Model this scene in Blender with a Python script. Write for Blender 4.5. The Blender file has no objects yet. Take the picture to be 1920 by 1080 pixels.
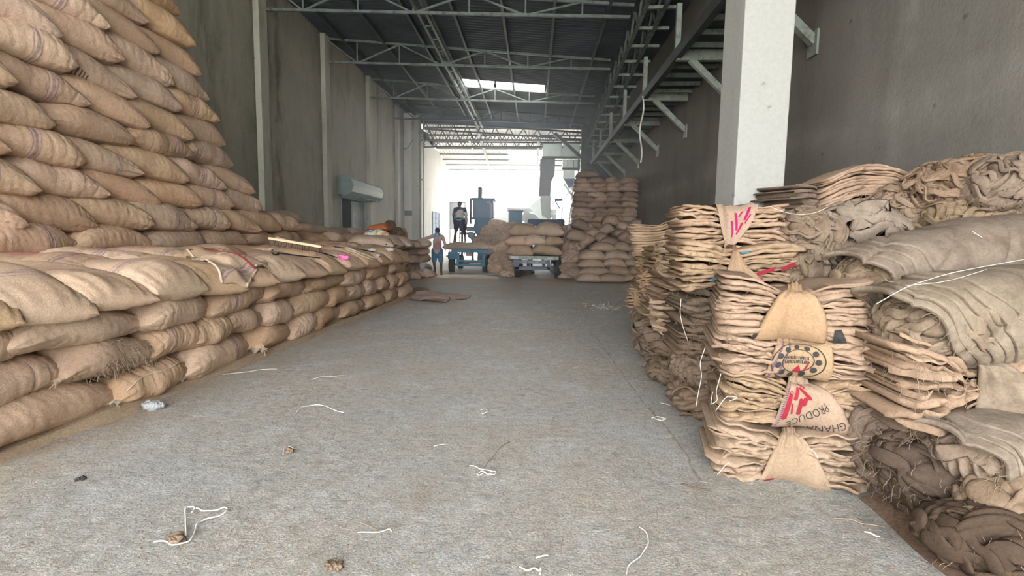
import bpy, bmesh, math, random
import numpy as np
from mathutils import Vector, Matrix, Euler

PI = math.pi
scene = bpy.context.scene
col = scene.collection

# ------------------------------------------------------------------ camera
F = 970.0
CAM = np.array([0.0, 0.0, 1.5])
_y = np.array([43.0, 100.0, -F]); _y /= np.linalg.norm(_y)
_z = np.array([140.0, 9460.0, 970.0]); _z -= _y * _z.dot(_y); _z /= np.linalg.norm(_z)
_x = np.cross(_y, _z)
R = np.stack([_x, _y, _z], axis=1)            # world -> camera
cam_data = bpy.data.cameras.new('camera')
cam_data.sensor_width = 36.0
cam_data.lens = F / 1920.0 * 36.0
cam_data.clip_start = 0.05
cam_data.clip_end = 400
cam = bpy.data.objects.new('camera', cam_data)
M4 = Matrix([[R[j][i] for j in range(3)] + [0] for i in range(3)] + [[0, 0, 0, 1]])
M4.translation = Vector(CAM)
cam.matrix_world = M4
col.objects.link(cam)
scene.camera = cam


def at(px, py, X=None, Y=None, Z=None):
    """point of the place seen at a photo pixel, on the plane X=, Y= or Z="""
    d = R.T @ np.array([px - 960.0, 540.0 - py, -F])
    if X is not None: t = (X - CAM[0]) / d[0]
    elif Y is not None: t = (Y - CAM[1]) / d[1]
    else: t = (Z - CAM[2]) / d[2]
    return CAM + t * d


def yat(px, X):
    return at(px, 440, X=X)[1]


# ------------------------------------------------------------------ light, world, exposure
world = bpy.data.worlds.new('sky')
scene.world = world
world.use_nodes = True
wn = world.node_tree.nodes
wl = world.node_tree.links
bg = wn['Background']
tc = wn.new('ShaderNodeTexCoord')
sp = wn.new('ShaderNodeSeparateXYZ')
wl.new(tc.outputs['Generated'], sp.inputs[0])
rmp = wn.new('ShaderNodeValToRGB')
rmp.color_ramp.elements[0].position = 0.0
rmp.color_ramp.elements[0].color = (1.0, 0.99, 0.97, 1)
rmp.color_ramp.elements[1].position = 0.8
rmp.color_ramp.elements[1].color = (0.94, 0.97, 1.0, 1)
wl.new(sp.outputs['Z'], rmp.inputs[0])
wl.new(rmp.outputs[0], bg.inputs['Color'])
bg.inputs['Strength'].default_value = 4.7
sun_d = bpy.data.lights.new('sun', 'SUN')
sun_d.energy = 9.0
sun_d.angle = math.radians(3)
sun_d.color = (1.0, 0.95, 0.86)
sun = bpy.data.objects.new('sun', sun_d)
sun.rotation_euler = (math.radians(-30), math.radians(8), 0)
col.objects.link(sun)

vs = scene.view_settings
vs.view_transform = 'Standard'
vs.look = 'None'
vs.gamma = 1.0
vs.use_curve_mapping = False
vs.exposure = 1.6
scene.cycles.use_denoising = True
scene.cycles.max_bounces = 8
scene.cycles.diffuse_bounces = 5
scene.cycles.glossy_bounces = 3
scene.cycles.transmission_bounces = 4
scene.cycles.volume_bounces = 1
scene.cycles.volume_step_rate = 4.0
scene.cycles.sample_clamp_indirect = 8.0
scene.cycles.caustics_reflective = False
scene.cycles.caustics_refractive = False


# ------------------------------------------------------------------ object helpers
def tag(o, label=None, cat=None, group=None, kind=None):
    if label: o['label'] = label
    if cat: o['category'] = cat
    if group: o['group'] = group
    if kind: o['kind'] = kind
    return o


def link(o, parent=None):
    col.objects.link(o)
    if parent is not None: o.parent = parent
    return o


def empty(name, loc, label, cat, group=None, rz=0.0):
    o = bpy.data.objects.new(name, None)
    o.empty_display_size = 0.1
    o.location = loc
    o.rotation_euler = (0, 0, rz)
    link(o)
    return tag(o, label, cat, group)


class MB:
    """collects shapes that become ONE mesh object"""
    def __init__(s):
        s.v = []; s.f = []; s.n = 0

    def add(s, v, f):
        v = np.asarray(v, float).reshape(-1, 3)
        s.v.append(v)
        n = s.n
        s.f += [tuple(i + n for i in q) for q in f]
        s.n += len(v)
        return s

    def box(s, a, b, rot=None, bev=0.0):
        a = np.minimum(a, b) if rot is None else np.array(a, float); b = np.array(b, float) if rot is not None else np.maximum(a, b)
        return s.obox((np.array(a) + np.array(b)) / 2, np.abs(np.array(b) - np.array(a)) / 2, np.eye(3) if rot is None else rot, bev)

    def obox(s, c, h, rot=np.eye(3), bev=0.0):
        c = np.array(c, float); h = np.array(h, float)
        if bev <= 0:
            v = np.array([[x, y, z] for x in (-1, 1) for y in (-1, 1) for z in (-1, 1)], float) * h
            f = [(0, 1, 3, 2), (4, 6, 7, 5), (0, 4, 5, 1), (2, 3, 7, 6), (0, 2, 6, 4), (1, 5, 7, 3)]
        else:
            bm = bmesh.new()
            bmesh.ops.create_cube(bm, size=2)
            for q in bm.verts: q.co = Vector((q.co.x * h[0], q.co.y * h[1], q.co.z * h[2]))
            bmesh.ops.bevel(bm, geom=list(bm.edges), offset=bev, segments=2, affect='EDGES', profile=0.6)
            bm.verts.index_update()
            v = np.array([list(q.co) for q in bm.verts])
            f = [tuple(w.index for w in q.verts) for q in bm.faces]
            bm.free()
        return s.add(v @ np.array(rot).T + c, f)

    def bar(s, p, q, w, h=None, up=(0, 0, 1)):
        """rectangular bar from p to q"""
        p = np.array(p, float); q = np.array(q, float)
        h = w if h is None else h
        d = q - p; L = np.linalg.norm(d); d /= L
        up = np.array(up, float)
        if abs(d.dot(up)) > 0.98: up = np.array([0, 1.0, 0])
        a = np.cross(d, up); a /= np.linalg.norm(a)
        b = np.cross(a, d)
        return s.obox((p + q) / 2, (L / 2, w / 2, h / 2), np.stack([d, a, b], axis=1))

    def angle(s, p, q, w, t=0.008, up=(0, 0, 1)):
        """L-section bar"""
        p = np.array(p, float); q = np.array(q, float)
        d = q - p; d /= np.linalg.norm(d); up = np.array(up, float)
        if abs(d.dot(up)) > 0.98: up = np.array([0, 1.0, 0])
        a = np.cross(d, up); a /= np.linalg.norm(a); b = np.cross(a, d)
        s.bar(p, q, w, t, up)
        o = a * (w / 2) + b * (w / 2)
        return s.bar(p + o, q + o, t, w, up)

    def tube(s, pts, r, n=8, cap=True):
        pts = np.asarray(pts, float)
        r = np.full(len(pts), r, float) if np.isscalar(r) else np.asarray(r, float)
        t = np.gradient(pts, axis=0)
        t /= np.maximum(np.linalg.norm(t, axis=1, keepdims=True), 1e-9)
        ref = np.array([0, 0, 1.0]) if abs(t[0][2]) < 0.9 else np.array([1.0, 0, 0])
        a = np.cross(t[0], ref); a /= np.linalg.norm(a)
        rings = []
        for i in range(len(pts)):
            a = a - t[i] * a.dot(t[i]); a /= max(np.linalg.norm(a), 1e-9)
            b = np.cross(t[i], a)
            ang = np.arange(n) * 2 * PI / n
            rings.append(pts[i] + r[i] * (np.cos(ang)[:, None] * a + np.sin(ang)[:, None] * b))
        v = np.concatenate(rings)
        m = len(pts)
        f = [(i * n + j, i * n + (j + 1) % n, (i + 1) * n + (j + 1) % n, (i + 1) * n + j) for i in range(m - 1) for j in range(n)]
        if cap:
            f.append(tuple(range(n - 1, -1, -1)))
            f.append(tuple((m - 1) * n + j for j in range(n)))
        return s.add(v, f)

    def cyl(s, p, q, r, n=20, r2=None):
        return s.tube([p, q], [r, r if r2 is None else r2], n)

    def ell(s, c, r, rot=np.eye(3), nu=16, nv=10):
        u = np.linspace(0, 2 * PI, nu, endpoint=False)
        w = np.linspace(-PI / 2, PI / 2, nv)
        v = np.array([[math.cos(b) * math.cos(a), math.cos(b) * math.sin(a), math.sin(b)] for b in w for a in u]) * np.array(r)
        f = [(i * nu + j, i * nu + (j + 1) % nu, (i + 1) * nu + (j + 1) % nu, (i + 1) * nu + j) for i in range(nv - 1) for j in range(nu)]
        return s.add(v @ np.array(rot).T + np.array(c, float), f)

    def grid(s, P, close=False, flip=False):
        nu, nv = P.shape[:2]
        f = []
        for i in range(nu - 1):
            for j in range(nv if close else nv - 1):
                q = (i * nv + j, i * nv + (j + 1) % nv, (i + 1) * nv + (j + 1) % nv, (i + 1) * nv + j)
                f.append(q[::-1] if flip else q)
        return s.add(P.reshape(-1, 3), f)

    def prism(s, poly, a, b, axis):
        """poly of 2D points extruded along an axis from a to b"""
        n = len(poly)
        def mk(t):
            out = []
            for (p, q) in poly:
                c = [p, q]; c.insert(axis, t); out.append(c)
            return out
        f = [(i, (i + 1) % n, n + (i + 1) % n, n + i) for i in range(n)]
        f += [tuple(range(n))[::-1], tuple(range(n, 2 * n))]
        return s.add(mk(a) + mk(b), f)

    def mesh(s, name, mat=None, smooth=False):
        me = bpy.data.meshes.new(name)
        v = np.concatenate(s.v) if s.v else np.zeros((0, 3))
        me.from_pydata(v.tolist(), [], s.f)
        if mat is not None:
            for m in (mat if isinstance(mat, (list, tuple)) else [mat]): me.materials.append(m)
        if smooth: me.polygons.foreach_set('use_smooth', [True] * len(me.polygons))
        me.update()
        return me

    def build(s, name, mat=None, parent=None, smooth=False, fix=True):
        me = s.mesh(name, mat, smooth)
        if fix:
            bm = bmesh.new(); bm.from_mesh(me)
            bmesh.ops.recalc_face_normals(bm, faces=bm.faces)
            bm.to_mesh(me); bm.free()
        o = bpy.data.objects.new(name, me)
        return link(o, parent)


def struct(o):
    o['kind'] = 'structure'
    return o


def copy_tree(o, parent=None):
    c = o.copy()
    col.objects.link(c)
    c.parent = parent
    for ch in KIDS.get(o.name, []):
        copy_tree(ch, c)
    return c


KIDS = {}


def wob(P, seed, freq, k=5):
    """smooth pseudo-noise of points (N,3) in about -1..1"""
    rs = np.random.RandomState(seed)
    P = np.asarray(P, float)
    out = np.zeros(P.shape[:-1])
    for i in range(k):
        d = rs.normal(size=3); d /= np.linalg.norm(d)
        out += np.sin(P @ d * freq * rs.uniform(0.6, 1.5) + rs.uniform(0, 6.28))
    return out / math.sqrt(k)


def strands(mb, rs, origins, dirs, length, r=0.0015, seg=6, curl=0.6, grav=0.3, n=3):
    for o, d in zip(origins, dirs):
        L = length * rs.uniform(0.4, 1.4)
        p = np.array(o, float); d = np.array(d, float)
        d /= max(np.linalg.norm(d), 1e-6)
        pts = [p.copy()]
        for i in range(seg):
            d = d + rs.normal(size=3) * curl * 0.5 + np.array([0, 0, -grav * 0.3])
            d /= np.linalg.norm(d)
            p = p + d * L / seg
            pts.append(p.copy())
        mb.tube(pts, r, n, cap=False)


# ------------------------------------------------------------------ materials
class NT:
    def __init__(s, name):
        s.m = bpy.data.materials.new(name)
        s.m.use_nodes = True
        s.t = s.m.node_tree
        s.b = s.t.nodes['Principled BSDF']
        s.out = s.t.nodes['Material Output']
        s.tc = None

    def n(s, typ, **kw):
        o = s.t.nodes.new(typ)
        for k, v in kw.items():
            if k in o.inputs: o.inputs[k].default_value = v
            else: setattr(o, k, v)
        return o

    def l(s, a, b):
        s.t.links.new(a, b)

    def coord(s, which='Object'):
        if s.tc is None: s.tc = s.n('ShaderNodeTexCoord')
        return s.tc.outputs[which]

    def noise(s, scale, detail=4, rough=0.55, vec=None, dist=0.0, which='Object', sc=None):
        o = s.n('ShaderNodeTexNoise')
        o.inputs['Scale'].default_value = scale
        o.inputs['Detail'].default_value = detail
        o.inputs['Roughness'].default_value = rough
        o.inputs['Distortion'].default_value = dist
        v = vec if vec is not None else s.coord(which)
        if sc is not None:
            mp = s.n('ShaderNodeMapping'); mp.inputs['Scale'].default_value = sc
            s.l(v, mp.inputs[0]); v = mp.outputs[0]
        s.l(v, o.inputs['Vector'])
        return o.outputs[0]

    def ramp(s, fac, stops, interp='LINEAR'):
        o = s.n('ShaderNodeValToRGB')
        cr = o.color_ramp; cr.interpolation = interp
        while len(cr.elements) < len(stops): cr.elements.new(0.5)
        for e, (p, c) in zip(cr.elements, stops):
            e.position = p
            e.color = (c, c, c, 1) if np.isscalar(c) else tuple(c[:3]) + (1,)
        s.l(fac, o.inputs[0])
        return o.outputs[0]

    def mix(s, fac, a, b, mode='MIX'):
        o = s.n('ShaderNodeMix'); o.data_type = 'RGBA'; o.blend_type = mode
        for v, i in ((fac, 0), (a, 6), (b, 7)):
            if isinstance(v, (int, float)): o.inputs[i].default_value = v if i == 0 else (v, v, v, 1)
            elif isinstance(v, (tuple, list)): o.inputs[i].default_value = tuple(v[:3]) + (1,)
            else: s.l(v, o.inputs[i])
        return o.outputs[2]

    def math(s, op, a, b=0.0, c=None, clamp=False):
        o = s.n('ShaderNodeMath'); o.operation = op; o.use_clamp = clamp
        for i, v in enumerate((a, b, c)):
            if v is None: continue
            if isinstance(v, (int, float)): o.inputs[i].default_value = v
            else: s.l(v, o.inputs[i])
        return o.outputs[0]

    def xyz(s, vec=None):
        o = s.n('ShaderNodeSeparateXYZ'); s.l(vec if vec is not None else s.coord(), o.inputs[0])
        return o.outputs

    def rnd(s):
        return s.n('ShaderNodeObjectInfo').outputs['Random']

    def bump(s, h, dist=0.01, strength=1.0):
        o = s.n('ShaderNodeBump'); o.inputs['Distance'].default_value = dist
        o.inputs['Strength'].default_value = strength
        s.l(h, o.inputs['Height']); s.l(o.outputs[0], s.b.inputs['Normal'])

    def color(s, c):
        if isinstance(c, (tuple, list)): s.b.inputs['Base Color'].default_value = tuple(c[:3]) + (1,)
        else: s.l(c, s.b.inputs['Base Color'])

    def set(s, rough=0.8, metal=0.0, spec=0.3):
        s.b.inputs['Roughness'].default_value = rough
        s.b.inputs['Metallic'].default_value = metal
        s.b.inputs['Specular IOR Level'].default_value = spec
        return s


def jute(name, c1, c2, stripes=None, red=None, black=None, var=0.16, weave=True, dirt=0.45):
    t = NT(name).set(0.95, 0, 0.1)
    big = t.noise(2.6, 3, 0.6)
    fine = t.noise(60, 3, 0.7)
    c = t.mix(t.ramp(big, [(0.3, 0.0), (0.72, 1.0)]), c1, c2)
    c = t.mix(0.55, c, t.ramp(fine, [(0.25, 0.55), (0.5, 0.98), (0.75, 1.25)]), 'MULTIPLY')
    blot = t.noise(7.0, 4, 0.65)
    c = t.mix(t.ramp(blot, [(0.56 - 0.1 * (dirt > 0.5), 0.0), (0.75, dirt)]), c, (c1[0] * 0.55, c1[1] * 0.5, c1[2] * 0.45))
    X, Y, Z = t.xyz()
    if stripes:
        wv = t.math('MULTIPLY', t.noise(5.0, 2), 0.03)
        xx = t.math('ADD', X, wv)
        for (x0, w) in stripes:
            d = t.math('ABSOLUTE', t.math('SUBTRACT', xx, x0))
            m = t.math('LESS_THAN', d, w)
            m = t.math('MULTIPLY', m, t.ramp(t.noise(25, 3), [(0.3, 0.25), (0.7, 0.8)]))
            c = t.mix(m, c, (0.17, 0.11, 0.17))
    for spec, rgb in ((red, (0.55, 0.045, 0.06)), (black, (0.035, 0.03, 0.035))):
        if spec:
            cx, cy, rx, ry = spec
            d = t.math('ADD', t.math('POWER', t.math('DIVIDE', t.math('SUBTRACT', X, cx), rx), 2.0),
                       t.math('POWER', t.math('DIVIDE', t.math('SUBTRACT', Z if spec is black else Y, cy), ry), 2.0))
            inside = t.math('LESS_THAN', d, 1.0)
            w = t.n('ShaderNodeTexWave'); w.inputs['Scale'].default_value = 9.0
            w.inputs['Distortion'].default_value = 5.0; w.inputs['Detail'].default_value = 1.5
            w.inputs['Detail Scale'].default_value = 1.0
            t.l(t.coord(), w.inputs['Vector'])
            m = t.math('MULTIPLY', inside, t.ramp(w.outputs[0], [(0.5, 0.0), (0.58, 0.8)]))
            c = t.mix(m, c, rgb)
    hs = t.n('ShaderNodeHueSaturation')
    r = t.rnd()
    t.l(t.math('ADD', t.math('MULTIPLY', r, var * 1.6), 1.0 - var * 0.8), hs.inputs['Value'])
    r2 = t.math('FRACT', t.math('MULTIPLY', r, 7.31))
    t.l(t.math('ADD', t.math('MULTIPLY', r2, 0.22), 0.76), hs.inputs['Saturation'])
    t.l(t.math('ADD', t.math('MULTIPLY', t.math('FRACT', t.math('MULTIPLY', r, 3.7)), 0.012), 0.494), hs.inputs['Hue'])
    t.l(c, hs.inputs['Color'])
    t.color(hs.outputs[0])
    h = t.math('ADD', t.math('MULTIPLY', fine, 0.5), t.math('MULTIPLY', t.noise(180, 2, 0.6), 0.35))
    h = t.math('ADD', h, t.math('MULTIPLY', t.noise(9, 3, 0.5), 0.8))
    t.bump(h, 0.009, 0.75)
    return t.m


def plain(name, c, rough=0.7, metal=0.0, spec=0.3, vary=0.25, scale=4.0, bump=0.0, which='Object', dirt=None):
    t = NT(name).set(rough, metal, spec)
    n = t.noise(scale, 5, 0.6, which=which)
    k = t.mix(t.ramp(n, [(0.25, 0.0), (0.75, 1.0)]), tuple(x * (1 - vary) for x in c), tuple(min(1, x * (1 + vary)) for x in c))
    if dirt:
        d = t.noise(scale * 2.3, 6, 0.7, which=which)
        k = t.mix(t.ramp(d, [(0.52, 0.0), (0.66, 0.8)]), k, dirt)
    t.color(k)
    if bump: t.bump(t.noise(scale * 8, 4, 0.6, which=which), bump, 0.6)
    return t.m


J1 = (0.40, 0.257, 0.153); J2 = (0.49, 0.336, 0.218)
M = {}
M['sack'] = jute('jute_plain', J1, J2)
M['sack_stripe'] = jute('jute_striped', (0.415, 0.261, 0.154), (0.511, 0.346, 0.224), stripes=[(0.10, 0.007), (0.135, 0.014), (0.17, 0.007)])
M['sack_stripe2'] = jute('jute_striped_end', J1, J2, stripes=[(0.20, 0.006), (0.235, 0.013), (0.27, 0.006), (-0.2, 0.006)])
M['sack_red'] = jute('jute_red_print', (0.415, 0.268, 0.160), (0.511, 0.346, 0.231), stripes=[(0.3, 0.006), (0.33, 0.012)], red=(-0.1, 0.05, 0.22, 0.16))
M['sack_black'] = jute('jute_black_print', (0.399, 0.254, 0.147), (0.479, 0.325, 0.205), black=(-0.12, 0.02, 0.2, 0.09))
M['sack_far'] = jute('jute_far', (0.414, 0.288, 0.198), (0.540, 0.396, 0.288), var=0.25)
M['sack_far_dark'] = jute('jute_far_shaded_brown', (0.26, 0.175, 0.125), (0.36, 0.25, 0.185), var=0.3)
M['sack_orange'] = jute('jute_orange', (0.403, 0.248, 0.129), (0.475, 0.303, 0.175))
M['seam'] = jute('jute_seam', (0.435, 0.330, 0.225), (0.525, 0.427, 0.315))
M['bundle'] = jute('jute_folded', (0.274, 0.173, 0.096), (0.345, 0.230, 0.137), var=0.1)
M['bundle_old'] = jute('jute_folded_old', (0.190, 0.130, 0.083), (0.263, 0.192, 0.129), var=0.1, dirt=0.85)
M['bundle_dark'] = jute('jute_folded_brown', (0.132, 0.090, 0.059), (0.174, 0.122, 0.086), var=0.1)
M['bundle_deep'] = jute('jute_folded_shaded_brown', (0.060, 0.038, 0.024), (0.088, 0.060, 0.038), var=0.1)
M['wrap'] = jute('jute_wrap', (0.283, 0.181, 0.102), (0.345, 0.230, 0.137), var=0.06)
M['wrap_old'] = jute('jute_wrap_old', (0.212, 0.160, 0.108), (0.272, 0.210, 0.149), var=0.08, dirt=0.85)
M['thread'] = plain('jute_thread', (0.268, 0.207, 0.143), 0.9)
M['string'] = plain('white_string', (0.613, 0.605, 0.566), 0.6)
M['ink_red'] = plain('red_ink', (0.237, 0.024, 0.037), 0.95, 0, 0.05, vary=0.15, scale=20)
M['ink_pink'] = plain('pink_ink', (0.302, 0.017, 0.092), 0.95, 0, 0.05, vary=0.15, scale=20)
M['ink_black'] = plain('black_ink', (0.050, 0.045, 0.043), 0.95, 0, 0.05, vary=0.4, scale=30)
M['ink_blue'] = plain('blue_ink', (0.035, 0.154, 0.231), 0.95, 0, 0.05, vary=0.2, scale=20)
M['ink_purple'] = plain('purple_yarn', (0.079, 0.036, 0.119), 0.95, 0, 0.05, vary=0.2, scale=20)
M['ink_grey'] = plain('grey_ink', (0.039, 0.038, 0.038), 0.95, 0, 0.05, vary=0.4, scale=30)
M['steel'] = plain('painted_steel', (0.150, 0.180, 0.170), 0.55, 0.3, vary=0.3, scale=3, dirt=(0.060, 0.050, 0.040))
M['steel_dark'] = plain('dark_steel', (0.060, 0.069, 0.072), 0.6, 0.4, vary=0.3, scale=3)
M['steel_pale'] = plain('pale_green_steel', (0.252, 0.290, 0.258), 0.55, 0.2, vary=0.2, scale=4, dirt=(0.120, 0.087, 0.062))
M['iron'] = plain('black_iron', (0.03, 0.03, 0.035), 0.5, 0.6)
M['rubber'] = plain('tyre_rubber', (0.035, 0.037, 0.042), 0.85, vary=0.3, scale=12, bump=0.01)
M['blue'] = plain('blue_paint', (0.03, 0.16, 0.27), 0.5, 0.1, vary=0.25, scale=5, dirt=(0.10, 0.12, 0.14))
M['blue_dark'] = plain('dark_blue_paint', (0.02, 0.05, 0.11), 0.5, 0.1, vary=0.3, scale=5)
M['tank'] = plain('blue_grey_paint', (0.12, 0.20, 0.32), 0.45, 0.2, vary=0.25, scale=2)
M['galv'] = plain('galvanised_sheet', (0.62, 0.70, 0.70), 0.35, 0.5, vary=0.15, scale=3)
M['white_sheet'] = plain('white_sheet', (0.82, 0.86, 0.85), 0.5, vary=0.08)
M['grey_sheet'] = plain('grey_duct', (0.30, 0.30, 0.36), 0.6, vary=0.1)
M['green_metal'] = plain('grey_green_metal', (0.16, 0.22, 0.21), 0.55, 0.3, vary=0.2, scale=3)
M['wood'] = plain('pale_wood', (0.66, 0.52, 0.34), 0.7, vary=0.2, scale=6)
M['bristle'] = plain('dark_bristle', (0.13, 0.085, 0.06), 0.9)
M['pink'] = plain('pink_cloth', (0.722, 0.176, 0.384), 0.8)
M['plastic'] = plain('white_plastic', (0.420, 0.430, 0.436), 0.35, vary=0.08)
M['bag'] = plain('greyish_plastic_bag', (0.30, 0.31, 0.32), 0.3, vary=0.15)
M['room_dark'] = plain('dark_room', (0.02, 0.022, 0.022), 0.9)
M['mud'] = plain('dry_mud', (0.216, 0.155, 0.104), 0.95, vary=0.4, scale=30, bump=0.01)
M['husk'] = plain('rice_husk', (0.403, 0.300, 0.200), 0.95, vary=0.35, scale=60, bump=0.02)
M['skin'] = plain('dark_skin', (0.085, 0.045, 0.03), 0.55, vary=0.15)
M['hair'] = plain('black_hair', (0.012, 0.011, 0.012), 0.7)
M['denim'] = plain('blue_denim', (0.06, 0.17, 0.30), 0.9, vary=0.3, scale=10)
M['navy'] = plain('navy_cloth', (0.022, 0.03, 0.075), 0.9, vary=0.3, scale=6)
M['teal'] = plain('teal_cloth', (0.10, 0.42, 0.42), 0.8)
M['red_cloth'] = plain('red_cloth', (0.45, 0.12, 0.11), 0.9)
M['scarf'] = plain('blue_scarf', (0.20, 0.38, 0.52), 0.9, vary=0.5, scale=14)
M['shirt'] = plain('pink_white_shirt', (0.60, 0.47, 0.46), 0.9, vary=0.12, scale=5)
M['shirt_white'] = plain('dusty_white_shirt', (0.50, 0.46, 0.45), 0.9, vary=0.15, scale=5)
M['shirt_navy'] = plain('slate_shirt', (0.06, 0.08, 0.13), 0.9, vary=0.15, scale=5)


def mat_concrete(name, base, dark, warm, grime, sx=1.0, stains=(), light=()):
    t = NT(name).set(0.93, 0, 0.2)
    n1 = t.noise(0.55, 6, 0.62, which='Object')
    n2 = t.noise(1.6, 8, 0.7, sc=(1, 1, 0.35))
    n3 = t.noise(22, 4, 0.7)
    c = t.mix(t.ramp(n1, [(0.35, 0.0), (0.68, 1.0)]), base, warm)
    c = t.mix(t.ramp(n2, [(0.5, 0.0), (0.75, 0.8)]), c, dark)
    st = t.noise(1.3, 6, 0.65, sc=(1, 1, 0.12))
    c = t.mix(t.ramp(st, [(0.58, 0.0), (0.72, grime)]), c, (dark[0] * 0.45, dark[1] * 0.45, dark[2] * 0.4))
    c = t.mix(0.35, c, t.ramp(n3, [(0.2, 0.7), (0.8, 1.2)]), 'MULTIPLY')
    if stains or light:
        X, Y, Z = t.xyz()
        wv = t.math('MULTIPLY', t.math('SUBTRACT', t.noise(1.7, 5, 0.7), 0.5), 0.9)
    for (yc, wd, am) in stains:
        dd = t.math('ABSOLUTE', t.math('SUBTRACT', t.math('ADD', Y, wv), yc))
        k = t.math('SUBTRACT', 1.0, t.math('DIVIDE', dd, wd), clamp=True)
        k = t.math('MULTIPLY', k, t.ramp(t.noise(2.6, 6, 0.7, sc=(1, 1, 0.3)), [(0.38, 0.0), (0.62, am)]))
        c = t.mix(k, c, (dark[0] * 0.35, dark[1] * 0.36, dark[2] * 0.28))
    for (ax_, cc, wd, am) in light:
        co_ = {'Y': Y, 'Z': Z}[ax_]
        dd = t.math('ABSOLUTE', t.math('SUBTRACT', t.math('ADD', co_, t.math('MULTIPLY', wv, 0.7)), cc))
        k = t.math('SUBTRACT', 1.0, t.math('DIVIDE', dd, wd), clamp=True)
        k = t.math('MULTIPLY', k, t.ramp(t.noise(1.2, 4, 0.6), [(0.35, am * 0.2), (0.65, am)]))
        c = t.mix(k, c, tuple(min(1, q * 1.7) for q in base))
    sp_ = t.noise(4.5, 3, 0.5)
    c = t.mix(t.ramp(sp_, [(0.70, 0.0), (0.735, 0.55)]), c, (dark[0] * 0.4, dark[1] * 0.4, dark[2] * 0.35))
    t.color(c)
    t.bump(t.math('ADD', n3, t.math('MULTIPLY', n2, 1.5)), 0.012, 0.5)
    return t.m


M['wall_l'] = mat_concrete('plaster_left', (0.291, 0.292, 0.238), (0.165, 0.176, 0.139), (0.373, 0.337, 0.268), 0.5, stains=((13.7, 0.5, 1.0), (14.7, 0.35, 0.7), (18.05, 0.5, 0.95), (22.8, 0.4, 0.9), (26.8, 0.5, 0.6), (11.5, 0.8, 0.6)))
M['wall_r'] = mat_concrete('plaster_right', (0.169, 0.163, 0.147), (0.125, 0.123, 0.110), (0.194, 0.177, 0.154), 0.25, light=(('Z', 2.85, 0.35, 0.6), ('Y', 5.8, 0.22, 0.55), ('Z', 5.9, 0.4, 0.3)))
M['column_l'] = mat_concrete('plaster_column', (0.369, 0.378, 0.316), (0.179, 0.185, 0.143), (0.424, 0.412, 0.339), 0.8)
M['wall_far'] = mat_concrete('plaster_far', (0.55, 0.56, 0.54), (0.40, 0.40, 0.38), (0.62, 0.60, 0.56), 0.2)
M['pillar'] = mat_concrete('whitewash_pillar', (0.319, 0.324, 0.305), (0.261, 0.261, 0.242), (0.338, 0.338, 0.319), 0.12)


def mat_floor():
    t = NT('rough_concrete_floor').set(0.8, 0, 0.5)
    co = t.coord('Object')
    n1 = t.noise(0.5, 6, 0.6)
    n2 = t.noise(2.3, 8, 0.7, dist=0.6)
    n3 = t.noise(15, 7, 0.78, sc=(0.85, 1.05, 1), dist=0.5)
    n4 = t.noise(70, 4, 0.7)
    c = t.mix(t.ramp(n1, [(0.35, 0.0), (0.66, 1.0)]), (0.465, 0.468, 0.44), (0.54, 0.48, 0.405))
    c = t.mix(t.ramp(n2, [(0.50, 0.0), (0.66, 0.8)]), c, (0.59, 0.595, 0.57))
    c = t.mix(t.ramp(t.noise(1.1, 7, 0.7, dist=1.0), [(0.56, 0.0), (0.72, 0.6)]), c, (0.40, 0.315, 0.225))
    c = t.mix(t.ramp(t.noise(0.8, 4, 0.6), [(0.35, 0.35), (0.65, 0.95)]), c, t.ramp(n3, [(0.30, 0.38), (0.5, 1.02), (0.70, 1.32)]), 'MULTIPLY')
    c = t.mix(0.7, c, t.ramp(n4, [(0.30, 0.35), (0.5, 1.0), (0.70, 1.55)]), 'MULTIPLY')
    X, Y, Z = t.xyz()
    # husk-dusted band in front of the carts
    dy = t.math('ABSOLUTE', t.math('SUBTRACT', Y, 17.2))
    band = t.math('SUBTRACT', 1.0, t.math('DIVIDE', dy, 2.6), clamp=True)
    band = t.math('MULTIPLY', band, t.ramp(t.noise(0.9, 5, 0.6), [(0.38, 0.0), (0.6, 1.0)]))
    c = t.mix(t.math('MULTIPLY', band, 1.0, clamp=True), c, (0.60, 0.43, 0.28))
    # husk dust trodden near the stack of filled sacks
    e = t.math('ADD', X, 3.15)
    e = t.math('SUBTRACT', 1.0, t.math('DIVIDE', e, 0.5), clamp=True)
    e = t.math('MULTIPLY', e, t.ramp(t.noise(3, 6, 0.7), [(0.4, 0.0), (0.66, 0.8)]))
    c = t.mix(e, c, (0.50, 0.37, 0.24))
    t.color(c)
    h = t.math('ADD', t.math('MULTIPLY', n3, 1.0), t.math('MULTIPLY', n4, 0.35))
    h = t.math('ADD', h, t.math('MULTIPLY', n2, 0.6))
    t.bump(h, 0.05, 1.0)
    t.l(t.ramp(n1, [(0.3, 0.42), (0.7, 0.62)]), t.b.inputs['Roughness'])
    return t.m


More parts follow.
